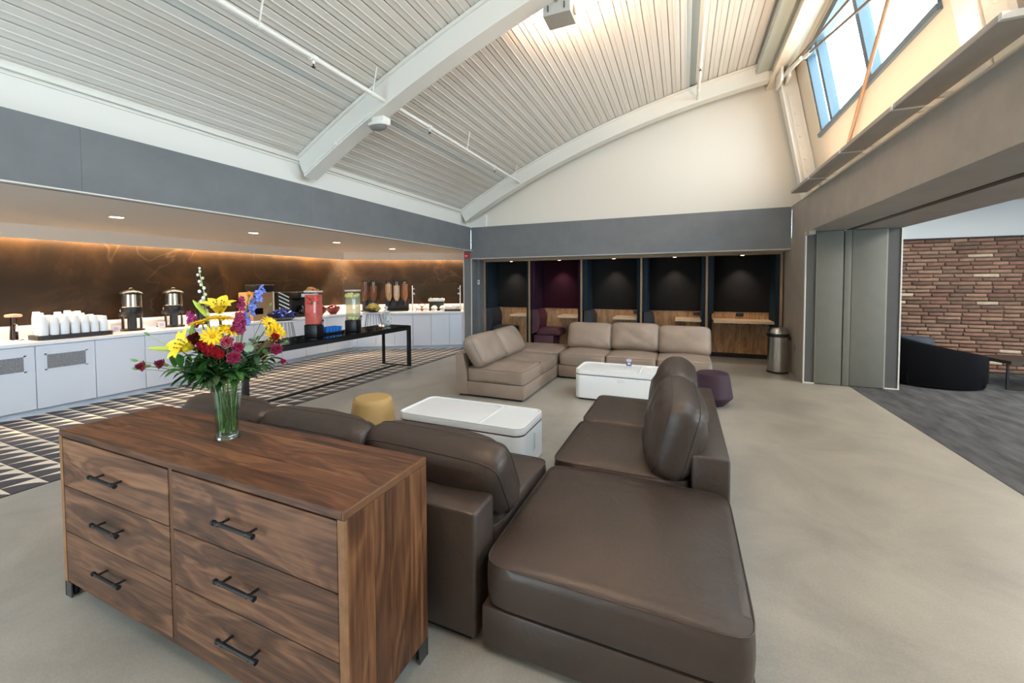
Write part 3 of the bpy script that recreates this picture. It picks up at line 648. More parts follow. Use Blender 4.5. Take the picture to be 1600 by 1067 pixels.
# ================================================================== BOOTHS
BXS = [-4.79, -3.50, -2.19, -.84, .476, 1.80]; YF, YR = 9.36, 10.06
struct(obj('wall_booth_back', B().box((-5.0, 10.12, 0), (1.9, 10.22, 2.5)), M_fascia, smooth=False), 'wall behind the booths')
struct(obj('ceiling_booths', B().box((-4.853, 9.36, 2.262), (1.817, 10.2, 2.34)), M_black, smooth=False), 'dark ceiling over the booths')
btxt = ['charcoal work booth with navy seat at the left end of the row', 'plum work booth with a burgundy seat, second from the left', 'charcoal work booth behind the left sofa cushions of the taupe sofa, third in the row', 'charcoal work booth with outlet above its desk, fourth in the row', 'wide-desk charcoal booth without seat, next to the steel bin']
for i in range(5):
    x0, x1 = BXS[i], BXS[i+1]; xm = (x0+x1)/2; h = (x1-x0)/2
    t = thing('work_booth', btxt[i], 'booth', (xm, YF, 0), group='work booths along the back wall')
    felt = M_feltp if i == 1 else M_felt; side = mat('felt_aubergine', (44, 26, 42), .95, spec=.1) if i == 1 else M_feltside
    lea = M_pluml if i == 1 else M_navyl
    if i == 0: obj('post', B().box((-h, 0, 0), (-h+.05, .05, 2.2), .003, 1), M_oakf, t)
    obj('post', B().box((h-.045, 0, 0), (h-.001, .05, 2.2), .003, 1), M_oakf, t)
    obj('top_rail', B().box((-h+.001, 0, 2.2), (h-.001, .05, 2.258), .003, 1), M_oakf, t)
    obj('side_panel', B().box((-h+.052 if i == 0 else -h+.006, .01, 1.0), (-h+.115, .70, 2.258), .01), side, t)
    obj('side_panel', B().box((h-.115, .052, 0), (h-.006, .70, 2.258), .01), side, t)
    obj('back_panel', B().box((-h+.115, .66, 1.0), (h-.115, .74, 2.258), .008), felt, t)
    obj('wood_panel', B().box((-h+.115, .675, 0 if i < 4 else .80), (h-.115, .74, .998)), M_oak, t, smooth=False)
    obj('booth_ceiling', B().box((-h+.115, .052, 2.225), (h-.115, .66, 2.258)), felt, t, smooth=False)
    l = obj('downlight', B().cyl((0, .33, 2.213), (0, .33, 2.226), .035, n=14), M_bulb, t)
    spot('booth_lamp', (0, .38, 2.19), (.10, 0, 0), 30, SOFTWARM, 1.5, .9, .02, t)
    if i < 4:
        obj('seat_base', B().box((-h+.06, .08, .0), (-h+.58, .62, .36), .02), lea, t)
        obj('seat', B().cushion(.66, .58, .15, .03, 12, .8, 6, M=T(-h+.42, .36, .44)), lea, t, ang=60)
        bb = B()
        prof_ = [(-h+.03, .38), (-h+.03, 1.0), (-h+.16, 1.0), (-h+.225, .88), (-h+.235, .70), (-h+.215, .52), (-h+.20, .46)]
        bb.prism(prof_, 'y', .05, .64); obj('seat_back', bb, lea, t, ang=60)
        dk = obj('desk', B().box((.02 if i else .06, .10, .81), (h-.115, .67, .85), .006, 1), M_oakf, t)
        obj('desk_edge', B().box((.02 if i else .06, .085, .806), (h-.115, .10, .851)), mat('desk_light', (212, 186, 152), .4), dk, smooth=False)
        obj('desk_top', B().box((.03 if i else .07, .105, .851), (h-.118, .665, .855)), mat('desk_light', (212, 186, 152), .4), dk, smooth=False)
        obj('desk_support', B().box((.24, .34, 0), (h-.118, .66, .805)), M_oak, t, smooth=False)
        ol = obj('outlet', B().box((h-.26 if i > 1 else h-.20, .655, .90), (h-.125, .676, .975), .004), M_black, t)
    else:
        dk = obj('desk', B().box((-h+.117, .08, .80), (h-.117, .67, .845), .006, 1), M_oakf, t)
        obj('desk_top', B().box((-h+.117, .085, .846), (h-.117, .665, .851)), mat('desk_light', (212, 186, 152), .4), dk, smooth=False)
        obj('desk_edge', B().box((-h+.117, .066, .80), (h-.117, .08, .849)), mat('desk_light', (212, 186, 152), .4), dk, smooth=False)
        obj('modesty_panel', B().box((-h+.117, .60, .10), (h-.117, .64, .795)), M_oak, t, smooth=False)
        obj('plinth', B().box((-h+.117, .64, 0), (h-.117, .66, .10)), M_black, t, smooth=False)
        ol = obj('outlet', B().box((-.075, .655, .905), (.075, .676, .975), .004), M_black, t)
        for q in (-.2, .1, .38): obj('bracket', B().box((q-.03, .20, .775), (q+.03, .27, .80)), M_black, t, smooth=False)
    for q in (0, 1): 
        ox = {0: h-.165, 1: h-.165, 2: h-.195, 3: h-.195, 4: 0}[i]
        obj('socket', B().box((ox-.028+q*.03, .651, .925), (ox-.006+q*.03, .656, .955)), mat('socket_dark', (50, 50, 52), .4), ol, smooth=False)

# ================================================================== DRESSER
dr = thing('dresser', 'walnut six-drawer dresser with black bar pulls, standing behind the brown sofa', 'dresser', (-2.02, 1.218, 0))
HX, HY, ZT = .99, .2325, .89; ZB = .082
ys = [-HY, -.135, -.045, .055, .15, HY]
for k in range(5): obj('top_board', B().box((-HX+.012, ys[k]+.0006, ZT-.03), (HX-.012, ys[k+1]-.0006, ZT), .0012, 1), M_walnut, dr)
xs_ = [-HY, -.09, -.005, .115, HY]
for sx in (-1, 1):
    for k in range(4):
        a_, c_ = sorted((sx*(HX-.03), sx*HX)); obj('side_board', B().box((a_, xs_[k]+.0005 + (.012 if k == 0 else 0), ZB), (c_, xs_[k+1]-.0005, ZT-.0305 if 0 else ZT-.031), .001, 1), M_walnutv, dr)
    a_, c_ = sorted((sx*(HX-.03), sx*HX)); obj('edge_band', B().box((a_, -HY, ZB), (c_, -HY+.012, ZT-.031)), M_sap, dr, smooth=False)
for sx in (-1, 1):
    a_, c_ = sorted((sx*(HX-.012), sx*HX)); obj('edge_band', B().box((a_, -HY, ZT-.0305), (c_, HY, ZT), .0025, 1), mat('walnut_mitre', (112, 76, 50), .45, var=.2, scale=20), dr)
obj('carcass', B().box((-HX+.03, -HY+.022, ZB+.02), (HX-.03, HY, ZT-.031)), mat('walnut_dark', (48, 30, 20), .6), dr, smooth=False)
obj('divider', B().box((-.014, -HY+.003, ZB+.02), (.010, -HY+.024, ZT-.031)), M_walnutv, dr, smooth=False)
obj('bottom_rail', B().box((-HX+.03, -HY+.004, ZB), (HX-.03, -HY+.03, ZB+.02)), M_walnut, dr, smooth=False)
hz = [(.104, .355), (.359, .598), (.602, .852)]
for sx, (xa, xb) in ((-1, (-HX+.034, -.018)), (1, (.014, HX-.034))):
    for (za, zb), hzc in zip(hz, (.272-.015, .512-.015, .745-.015)):
        d = obj('drawer', B().box((xa, -HY+.001, za), (xb, -HY+.022, zb), .0015, 1), M_walnutd, dr)
        hx = {-1: -.472, 1: .47}[sx]; yb = -HY-.038
        hb_ = B(); hb_.cyl((hx-.115, yb, hzc), (hx+.115, yb, hzc), .0075, n=10)
        hb_.cyl((hx-.117, yb, hzc), (hx-.105, yb, hzc), .010, n=10).cyl((hx+.105, yb, hzc), (hx+.117, yb, hzc), .010, n=10)
        for q in (-.08, .08): hb_.cyl((hx+q, yb, hzc), (hx+q, -HY+.002, hzc), .0055, n=8)
        hb_.sphere((hx-.08, yb, hzc), .0095, u=8, v=6).sphere((hx+.08, yb, hzc), .0095, u=8, v=6)
        obj('handle', hb_, M_black, d)
for sx in (-1, 1):
    for sy_ in (-1, 1):
        x_ = sx*(HX-.03); y_ = sy_*(HY-.03)
        fb = B(); fb.box((x_-.03, y_-sy_*.0+sy_*.026-.003, 0), (x_+.03, y_+sy_*.026+.003, ZB)); fb.box((x_+sx*.026-.003, y_-.03, 0), (x_+sx*.026+.003, y_+.03, ZB))
        obj('foot', fb, mat('foot_steel', (120, 124, 128), .25, metal=1), dr, smooth=False)
        obj('glide', B().cyl((x_, y_, 0), (x_, y_, ZB), .012, n=8), M_black, dr)

# ================================================================== SOFAS
def seat_cushion(t, w_, d_, cx, cy, z0, h, lea, pip, puff=.03, seed=0, name='seat_cushion', corner=14):
    b_ = B().cushion(w_-.008, d_-.006, h, puff*.35, 18, .90, corner, M=T(cx, cy, z0+h/2), seed=seed, wob=.002, bulge=.006)
    # keep the underside flat
    lo = z0
    b_.v = [(v[0], v[1], max(v[2], lo) + (puff*.65*max(0, 1-((v[0]-cx)/(w_/2))**2)*max(0, 1-((v[1]-cy)/(d_/2))**2) if v[2] > z0+h*.6 else 0)) for v in b_.v]
    c = obj(name, b_, lea, t, ang=70)
    sm = b_.seam[0]; obj('piping', B().loop([(p[0]*1.0, p[1], p[2]) for p in sm], .0035, 6), pip, c)
    return c
def back_cushion(t, w_, h, th, M, lea, pip, seed=0, wob=.012, puff=.05):
    """loose back cushion, w x h, thickness th, standing: local x = width, y = height, z = thickness"""
    b_ = B().cushion(w_, h, th, puff, 20, .62, 7, M=M, wob=wob, seed=seed, bulge=.02)
    c = obj('back_cushion', b_, lea, t, ang=70)
    for sm in b_.seam: obj('piping', B().loop(sm, .0035, 6), pip, c)
    return c
# ---- brown leather sectional
bs = thing('sofa', 'long brown leather sofa with its back to the walnut dresser', 'sofa', (-2.14, 1.56, 0), group='brown leather sectional')
SW = .863; X0 = -1.29
obj('base', B().box((X0, .19, .03), (-X0, 1.055, .235), .012), M_dleather, bs)
obj('backrest', B().box((X0, 0, .03), (-X0, .20, .615), .018, 3), M_dleather, bs)
for k in range(3):
    cx = X0+SW*(k+.5)
    seat_cushion(bs, SW, .855, cx, .625, .238, .205, M_dleather, M_dpip, .03, seed=k)
    back_cushion(bs, SW-.01 if k < 2 else SW+.02, .40, .23, T(cx + (.01 if k == 2 else 0), .335 + (.0, -.01, .02)[k], .62) @ RZ((0, .01, -.05)[k]) @ RX(PI/2+.50), M_dleather, M_dpip, seed=11+k)
obj('foot_strip', B().box((X0+.04, .03, 0), (-X0-.04, 1.0, .03)), M_black, bs, smooth=False)
ot = thing('sofa_ottoman', 'large square brown leather ottoman at the corner of the brown sofa, nearest the camera', 'ottoman', (-.28, 2.075, 0), group='brown leather sectional')
obj('base', B().box((-.535, -.525, .03), (.535, .525, .215), .012), M_dleather, ot)
seat_cushion(ot, 1.072, 1.055, 0, 0, .218, .205, M_dleather, M_dpip, .05, seed=5, name='top_cushion')
obj('foot_strip', B().box((-.49, -.48, 0), (.49, .48, .03)), M_black, ot, smooth=False)
rs = thing('sofa', 'brown leather two-seat sofa end with its back to the open floor on the right', 'sofa', (-.28, 3.49, 0), group='brown leather sectional')
Y0 = -.875
obj('base', B().box((-.545, Y0, .03), (.345, -Y0, .235), .012), M_dleather, rs)
obj('backrest', B().box((.335, Y0, .03), (.545, -Y0, .615), .018, 3), M_dleather, rs)
for k in range(2):
    cy_ = Y0+.875*(k+.5)
    seat_cushion(rs, .88, .875, -.105, cy_, .238, .205, M_dleather, M_dpip, .03, seed=7+k)
    back_cushion(rs, .90, .49, .27, T(.20 + (.03, 0)[k], cy_+(-.0, .03)[k], .66) @ RZ(PI/2 + (.04, -.02)[k]) @ RX(PI/2+.26) , M_dleather, M_dpip, seed=21+k, wob=.014)
obj('foot_strip', B().box((-.50, Y0+.04, 0), (.50, -Y0-.04, .03)), M_black, rs, smooth=False)
# ---- taupe leather sectional
ls = thing('sofa', 'taupe leather two-seat sofa with a slanted back on its left side', 'sofa', (-2.54, 5.91, 0), group='taupe leather sectional')
obj('base', B().box((-.35, -.805, .03), (.535, .805, .225), .012), M_tleather, ls)
obj('backrest', B().prism([(-.54, .03), (-.34, .03), (-.36, .35), (-.415, .62), (-.54, .62)], 'y', -.805, .805), M_tleather, ls, ang=30)
for k in range(2):
    cy_ = -.805+.805*(k+.5)
    seat_cushion(ls, .90, .805, .085, cy_, .228, .20, M_tleather, M_tpip, .03, seed=31+k)
    back_cushion(ls, .80, .47, .23, T(-.235, cy_ - (.04, .0)[k], .655) @ RZ(-PI/2) @ RX(PI/2+.55), M_tleather, M_tpip, seed=41+k, wob=.006)
obj('foot_strip', B().box((-.5, -.77, 0), (.49, .77, .03)), M_black, ls, smooth=False)
co = thing('sofa_ottoman', 'low taupe leather corner ottoman joining the two taupe sofas', 'ottoman', (-2.545, 7.24, 0), group='taupe leather sectional')
obj('base', B().box((-.53, -.515, .03), (.535, .515, .225), .012), M_tleather, co)
seat_cushion(co, 1.065, 1.03, 0, 0, .228, .20, M_tleather, M_tpip, .045, seed=35, name='top_cushion')
obj('foot_strip', B().box((-.49, -.48, 0), (.49, .48, .03)), M_black, co, smooth=False)
ts = thing('sofa', 'taupe leather three-seat sofa in front of the work booths', 'sofa', (-.785, 7.23, 0), group='taupe leather sectional')
obj('base', B().box((-1.205, -.52, .03), (1.205, .34, .225), .012), M_tleather, ts)
obj('backrest', B().prism([(.34, .03), (.54, .03), (.54, .62), (.43, .62), (.36, .35)], 'x', -1.205, 1.205), M_tleather, ts, ang=30)
for k in range(3):
    cx = -1.205+.8033*(k+.5)
    seat_cushion(ts, .803, .87, cx, -.085, .228, .20, M_tleather, M_tpip, .04, seed=51+k)
    back_cushion(ts, .80, .47, .23, T(cx, .22, .665 + (0, .02, -.005)[k]) @ RX(PI/2-.36), M_tleather, M_tpip, seed=61+k, wob=(.006, .012, .006)[k])
obj('foot_strip', B().box((-1.16, -.48, 0), (1.16, .5, .03)), M_black, ts, smooth=False)

# ================================================================== COFFEE TABLES, STOOLS, BIN
def coffee_table(x0, x1, y0, y1, label):
    cx, cy_ = (x0+x1)/2, (y0+y1)/2; t = thing('coffee_table', label, 'table', (cx, cy_, 0), group='white lidded coffee tables'); a, d = (x1-x0)/2, (y1-y0)/2
    obj('plinth', B().rrect(-a+.03, a-.03, -d+.03, d-.03, 0, .03, .07), M_black, t)
    obj('body', B().rrect(-a, a, -d, d, .025, .355, .09, 8, .008), M_tab, t, ang=30)
    obj('seam_line', B().rrect(-a+.001, a-.001, -d+.001, d-.001, .354, .361, .09, 8), M_line, t)
    obj('lid', B().rrect(-a, a, -d, d, .36, .415, .09, 8, .006), M_tab, t, ang=30)
    # raised rim and divider of the lid
    n = 8; rim = B()
    def ring(o, z):
        p = []
        for cx_, cy__, a0 in ((a-.09, d-.09, 0), (-a+.09, d-.09, PI/2), (-a+.09, -d+.09, PI), (a-.09, -d+.09, 1.5*PI)):
            for k in range(n+1):
                an = a0+PI/2*k/n; p.append((cx_+(.09-o)*math.cos(an), cy__+(.09-o)*math.sin(an), z))
        return p
    r_ = [ring(0.003, .414), ring(.003, .426), ring(.014, .43), ring(.022, .426), ring(.026, .416)]; m_ = len(r_[0])
    vs = [v for q in r_ for v in q]; fs = [(j*m_+i, j*m_+(i+1) % m_, (j+1)*m_+(i+1) % m_, (j+1)*m_+i) for j in range(4) for i in range(m_)]
    rim.add(vs, fs); obj('lid_rim', rim, M_tab, t, ang=50)
    obj('lid_divider', B().box((a*.33, -d+.02, .414), (a*.33+.02, d-.02, .424), .004), M_tab, t)
    obj('tray_insert', B().rrect(a*.33+.03, a-.03, -d+.03, d-.03, .412, .418, .06), M_tab, t)
    obj('handle', B().rrect(-.05, .05, -d-.004, -d+.01, .29, .335, .004), M_tab, t)
    sh = obj('side_handle', B().box((a-.006, -.02, .14), (a+.006, .02, .32), .005), M_tab, t)
    obj('handle_slot', B().box((a+.002, -.008, .16), (a+.008, .008, .30), .003), mat('slot_grey', (190, 194, 200), .4), sh)
    return t
coffee_table(-2.515, -1.225, 3.07, 3.665, 'white lidded coffee table nearer the camera, beside the yellow stool')
coffee_table(-1.41, -.12, 5.57, 6.19, 'white lidded coffee table with a small tent card, among the taupe sofas')
tc = thing('tent_card', 'small dark and lilac tent card standing on the far white table', 'card', (-.715, 6.0, .416), .12)
obj('front', B().box((-.035, -.006, 0), (.035, -.003, .13), M=RX(-.12) @ T(0, -.018, 0)), mat('card_dark', (40, 38, 48), .5), tc, smooth=False)
obj('back', B().box((-.035, .003, 0), (.035, .006, .13), M=RX(.12) @ T(0, .018, 0)), mat('card_white', (225, 222, 236), .5), tc, smooth=False)
obj('print', B().box((-.034, -.0075, .085), (.034, -.0062, .125), M=RX(-.12) @ T(0, -.018, 0)), mat('card_lilac', (196, 190, 220), .5), tc, smooth=False)
obj('print', B().box((-.022, -.0075, .045), (.024, -.0062, .075), M=RX(-.12) @ T(0, -.018, 0)), mat('card_pale', (210, 214, 216), .5), tc, smooth=False)
obj('print', B().box((-.034, -.0075, .0), (.034, -.0062, .03), M=RX(-.12) @ T(0, -.018, 0)), mat('card_lilac', (196, 190, 220), .5), tc, smooth=False)
def stool(x, y, rgb, name, label, shp, sc):
    t = thing('stool', label, 'stool', (x, y, 0))
    mm = mat(name, rgb, .6, bump=.15, bscale=300)
    body = B().lathe([(r*sc, z) for r, z in shp], 40); obj('body', body, mm, t, ang=35)
    obj('glide', B().lathe([(shp[0][0]*sc-.03, .0), (shp[0][0]*sc-.02, .006)], 24), M_black, t)
ys_shape = [(.15, .003), (.20, .02), (.222, .06), (.224, .10), (.212, .22), (.196, .34), (.186, .405), (.176, .432), (.158, .446), (.10, .449), (0.001, .450)]
stool(-2.95, 3.23, (198, 162, 104), 'stool_yellow', 'mustard yellow tapered stool beside the near white table', [(r, z*1.07) for r, z in ys_shape], 1.06)
pl_shape = [(.13, .003), (.15, .01), (.245, .115), (.25, .135), (.247, .15), (.205, .40), (.197, .425), (.18, .437), (.10, .44), (.001, .441)]
stool(.375, 6.02, (54, 30, 48), 'stool_plum', 'plum purple faceted stool behind the brown sofa', pl_shape, 1.0)
bn = thing('trash_bin', 'round brushed steel bin with a black rim against the grey pier', 'bin', (1.60, 8.64, 0))
obj('base_ring', B().lathe([(.168, 0), (.172, .005), (.172, .03), (.166, .032)], 32), M_black, bn)
obj('body', B().lathe([(.165, .03), (.165, .66)], 40), M_steel, bn, ang=30)
obj('rim', B().lathe([(.168, .655), (.180, .66), (.182, .70), (.176, .715), (.172, .72)], 40), M_black, bn)
obj('lid', B().lathe([(.17, .715), (.168, .74), (.155, .785), (.13, .82), (.09, .838), (.001, .842)], 40), M_steel, bn, ang=50)
obj('handle', B().box((.175, -.03, .60), (.195, .03, .66), .006), M_black, bn)

# ================================================================== CONSOLE TABLE AND WHAT STANDS ON IT
ZC = .82
ct_ = thing('console_table', 'long black console table with a glossy glass top on the patterned tiles', 'table', (-5.32, 4.895, 0))
TX, TY = .34, 1.655
obj('top', B().box((-TX, -TY, ZC-.012), (TX, TY, ZC), .002, 1), M_blackgl, ct_)
for s_ in (-1, 1):
    a_, c_ = sorted((s_*TX, s_*(TX-.05))); obj('side_rail', B().box((a_, -TY, ZC-.085), (c_, TY, ZC-.013)), M_black, ct_, smooth=False)
    a_, c_ = sorted((s_*TY, s_*(TY-.06))); obj('end_rail', B().box((-TX+.051, a_, ZC-.085), (TX-.051, c_, ZC-.013)), M_black, ct_, smooth=False)
    obj('floor_crossbar', B().box((-TX+.05, a_, .008), (TX-.05, c_, .03)), M_black, ct_, smooth=False)
    for x_ in (-1, 1):
        p_, q_ = sorted((x_*TX, x_*(TX-(.06 if x_ > 0 else .03)))); obj('leg', B().box((p_, a_, .007), (q_, c_, ZC-.086)), M_black, ct_, smooth=False)
obj('floor_rail', B().box((-.03, -TY+.06, .008), (.03, TY-.06, .03)), M_black, ct_, smooth=False)

M_bowlblk = mat('wire_black', (16, 16, 17), .4)
M_clear = glass('acrylic', (250, 250, 250), .03, 1.25)
def dispenser(x, y, label, liq, rgb_low, fruit, lid):
    t = thing('drink_dispenser', label, 'dispenser', (x, y, ZC+.001), .35, group='drink dispensers on the console table')
    def octa(r): return [(r*math.cos(PI/8+k*PI/4)*1.0, r*math.sin(PI/8+k*PI/4)) for k in range(8)]
    h = .098
    obj('base', B().box((-h-.006, -h-.006, 0), (h+.006, h+.006, .20), .012), M_black, t)
    obj('liquid', B().box((-h+.006, -h+.006, .204), (h-.006, h-.006, .66), .012), liq, t)
    obj('tank', B().box((-h, -h, .20), (h, h, .70), .016), M_clear, t, ang=60)
    obj('lid', B().box((-h-.004, -h-.004, .695), (h+.004, h+.004, .725), .01), lid, t)
    sp = obj('spigot', B().cyl((h, 0, .235), (h+.05, 0, .235), .012, n=10).cyl((h+.045, 0, .245), (h+.045, 0, .19), .010, .008, 10), M_chrome, t)
    obj('spigot_lever', B().box((h+.03, -.006, .245), (h+.06, .006, .275), .003), M_black, sp)
    rr = random.Random(label)
    for m_, n_, z0, z1, rad in fruit:
        for k in range(n_):
            a_ = rr.uniform(0, 6.28); q = (h+.002-rad*.35)
            px, py = rr.choice([(q, rr.uniform(-.07, .07)), (rr.uniform(-.07, .07), -q), (-q, rr.uniform(-.07, .07)), (rr.uniform(-.06, .08), -q), (q, rr.uniform(-.07, .07))])
            px = max(-h+.03, min(h-.03, px)) if abs(px) < q else px*.86; py = max(-h+.03, min(h-.03, py)) if abs(py) < q else py*.86
            obj('fruit_piece', B().sphere((px, py, rr.uniform(z0, z1)), rad, sz=.8, u=10, v=7), m_, t)
def liquid(name, rgb, tint, k):
    m = bpy.data.materials.new(name); m.use_nodes = True; nt = m.node_tree; nt.nodes.clear(); L = nt.links.new; N = nt.nodes.new
    out = N('ShaderNodeOutputMaterial'); tr = N('ShaderNodeBsdfTransparent'); tr.inputs[0].default_value = (*s2l(tint), 1); df = N('ShaderNodeBsdfDiffuse'); df.inputs[0].default_value = (*s2l(rgb), 1)
    mx = N('ShaderNodeMixShader'); mx.inputs[0].default_value = k; L(tr.outputs[0], mx.inputs[1]); L(df.outputs[0], mx.inputs[2]); L(mx.outputs[0], out.inputs[0]); return m
M_pink = liquid('pink_water', (244, 138, 128), (250, 186, 176), .6); M_pale = liquid('pale_water', (220, 222, 196), (240, 240, 220), .5)
dispenser(-5.30, 4.55, 'tall drink dispenser of pink water with berries and mint', M_pink, None, [(mat('strawberry', (226, 62, 58), .4), 7, .53, .64, .036), (mat('mint', (98, 104, 66), .6), 9, .46, .64, .028)], mat('lid_clear', (206, 200, 190), .2))
dispenser(-5.30, 5.36, 'tall drink dispenser of pale lemon and cucumber water', M_pale, None, [(mat('lemon', (222, 222, 140), .4), 16, .61, .655, .034), (mat('lime', (206, 212, 140), .4), 14, .22, .25, .03)], mat('lid_clear', (206, 200, 190), .2))
# blue cups on a black tray
tr = thing('serving_tray', 'low black tray holding blue cups between the two drink dispensers', 'tray', (-5.47, 5.02, ZC+.001), .0)
obj('tray', B().box((-.12, -.19, 0), (.12, .19, .012), .004).box((-.12, -.19, .010), (-.108, .19, .03)).box((.108, -.19, .010), (.12, .19, .03)).box((-.108, -.19, .010), (.108, -.178, .03)).box((-.108, .178, .010), (.108, .19, .03)), M_black, tr)
cup0 = None; M_bcup = mat('blue_cup', (40, 128, 222), .12, spec=.6)
for i in range(3):
    for j in range(5):
        loc = (-5.535+i*.068, 4.885+j*.068, ZC+.0135)
        if cup0 is None:
            cup0 = tag(obj('cup', B().lathe([(.022, 0), (.026, .004), (.031, .095), (.0285, .095), (.024, .008), (.001, .007)], 16, caps=False), M_bcup, loc=loc), 'small translucent blue tumbler on the black tray', 'cup', 'blue tumblers on the tray')
        else: inst(cup0, 'cup', None, loc)
# candy jar
jr = thing('candy_jar', 'glass jar full of white wrapped mints at the end of the console table', 'jar', (-5.36, 6.28, ZC+.001))
obj('jar', B().lathe([(.085, 0), (.092, .006), (.094, .06), (.094, .24), (.085, .262), (.078, .27)], 28, caps=False), M_clear, jr, ang=60)
lid_ = obj('lid', B().lathe([(.001, .27), (.088, .27), (.09, .282), (.06, .295), (.02, .30), (.014, .325), (.03, .345), (.034, .365), (.024, .385), (.001, .392)], 24, caps=False), mat('lid_glass', (222, 224, 226), .08, spec=.8), jr, ang=50)
mb = B(); rr = random.Random(2)
for k in range(420):
    a_ = rr.uniform(0, 6.28); r_ = .080*math.sqrt(rr.uniform(.25, 1)); Mx = T(r_*math.cos(a_), r_*math.sin(a_), rr.uniform(.015, .245)) @ Euler((rr.uniform(0, 3), rr.uniform(0, 3), rr.uniform(0, 3))).to_matrix().to_4x4()
    mb.box((-.016, -.008, -.006), (.016, .008, .006), M=Mx)
mn = tag(obj('wrapped_mints', mb, mat('mint_white', (232, 236, 238), .3, var=.12, scale=80), smooth=False, loc=(-5.36, 6.28, ZC+.002)), 'white wrapped mints filling the glass jar', 'candy'); mn['kind'] = 'stuff'
def wire_stand(x, y, h, r, label, nw=16):
    t = thing('cake_stand', label, 'cake stand', (x, y, ZC+.001), group='wire cake stands on the console table')
    obj('plate', B().lathe([(.001, h), (r*.94, h), (r, h+.008), (r, h+.018), (r*.97, h+.018), (r*.93, h+.012), (.001, h+.012)], 36, caps=False), mat('plate_white', (236, 234, 230), .2), t, ang=50)
    obj('base_ring', B().loop([(r*.84*math.cos(k*PI/16), r*.84*math.sin(k*PI/16), .004) for k in range(32)], .004, 6), M_bowlblk, t)
    obj('top_ring', B().loop([(r*.6*math.cos(k*PI/16), r*.6*math.sin(k*PI/16), h-.004) for k in range(32)], .004, 6), M_bowlblk, t)
    for k in range(nw):
        a_ = 2*PI*k/nw; obj('wire', B().cyl((r*.84*math.cos(a_), r*.84*math.sin(a_), .004), (r*.6*math.cos(a_), r*.6*math.sin(a_), h-.003), .0028, n=5), M_bowlblk, t)
    return t
wire_stand(-5.34, 5.90, .275, .19, 'white topped wire stand holding the bowl of fruit')
wire_stand(-5.42, 4.12, .275, .19, 'white topped wire stand behind the bouquet holding the blue snacks')
wire_stand(-5.54, 4.72, .655, .10, 'tall narrow wire stand behind the pink dispenser holding pastries', 10)
def bowl(x, y, z, r, h, m, label, name='bowl', wire=False, grp=None):
    t = thing(name, label, 'bowl' if not wire else 'basket', (x, y, z), group=grp)
    if wire:
        for q in (0.55, .8, 1.0): obj('hoop', B().loop([(r*q*math.cos(k*PI/16), r*q*math.sin(k*PI/16), h*((q-.5)*2)**1.4+.004) for k in range(32)], .004, 6), m, t)
        for k in range(16):
            a_ = 2*PI*k/16; obj('wire', B().tube([(r*q*math.cos(a_), r*q*math.sin(a_), h*(max(0, q-.5)*2)**1.4+.004) for q in (.0, .5, .65, .8, .9, 1.0)], .003, 5), m, t)
    else:
        obj('bowl', B().lathe([(.001, 0), (r*.4, 0), (r*.45, .006), (r*.8, h*.45), (r, h), (r*.96, h), (r*.76, h*.5), (r*.4, .014), (.001, .012)], 28, caps=False), m, t, ang=60)
    return t
def pile(name, make, label, cat, grp, cx, cy_, z0, r, h, n, seed):
    rr = random.Random(seed); proto = None
    for k in range(n):
        a_ = k*2.4; q = r*math.sqrt((k+.3)/n); z = z0 + h*(1-(q/r)**2)*.9
        loc = (cx+q*math.cos(a_), cy_+q*math.sin(a_), z); rot = (rr.uniform(-.6, .6), rr.uniform(-.6, .6), rr.uniform(0, 6.28))
        if proto is None: proto = tag(make(loc, rot), label, cat, grp)
        else:
            c = copy_tree(proto); c.location = loc; c.rotation_euler = rot
def pear(loc, rot):
    t = thing('pear', '', '', loc); t.rotation_euler = rot
    obj('flesh', B().lathe([(.001, -.035), (.022, -.03), (.034, -.005), (.03, .018), (.017, .04), (.010, .05), (.001, .054)], 12, caps=False), mat('pear_yellow', (196, 168, 84), .4, var=.2, scale=30, rnd=.15), t, ang=80)
    obj('stem', B().cyl((0, 0, .05), (.004, 0, .072), .002, n=5), mat('stem_brown', (70, 50, 30), .7), t); return t
bowl(-5.34, 5.90, ZC+.296, .14, .07, M_bowlblk, 'black wire fruit bowl on the right wire stand', 'fruit_bowl', True)
pile('pear', pear, 'yellow pear in the fruit bowl on the right wire stand', 'pear', 'pears in the fruit bowl', -5.34, 5.90, ZC+.35, .11, .09, 15, 4)
def packet(rgb, nm):
    def mk(loc, rot):
        t = thing('snack_packet', '', '', loc); t.rotation_euler = rot
        obj('packet', B().cushion(.10, .075, .012, .012, 6, .3, 12), mat(nm, rgb, .22, spec=.6, rnd=.25), t, ang=60)
        obj('print', B().box((-.03, -.010, .014), (.03, .010, .019)), mat(nm+'_print', (226, 226, 236), .3), t, smooth=False); return t
    return mk
bowl(-5.42, 4.12, ZC+.296, .20, .10, M_bowlblk, 'black wire basket of blue snack packets behind the bouquet', 'wire_basket', True)
pile('snack_packet', packet((34, 48, 128), 'blue_foil'), 'glossy blue snack packet heaped in the black wire basket', 'packet', 'blue packets in the wire basket', -5.42, 4.12, ZC+.36, .16, .09, 22, 6)
def pastry(loc, rot):
    t = thing('pastry', '', '', loc); t.rotation_euler = rot
    obj('crust', B().tube([(.03*math.cos(q), .03*math.sin(q)-.01, .0) for q in (-.3, .3, .9, 1.6, 2.3, 2.9, 3.4)], [.004, .010, .014, .016, .014, .010, .004], 8), mat('pastry_brown', (186, 126, 70), .5, var=.35, scale=40, rnd=.2), t, ang=80)
    obj('glaze', B().tube([(.03*math.cos(q), .03*math.sin(q)-.01, .010) for q in (.6, 1.1, 1.6, 2.1, 2.5)], .009, 6), mat('pastry_glaze', (214, 160, 104), .25), t, ang=80); return t
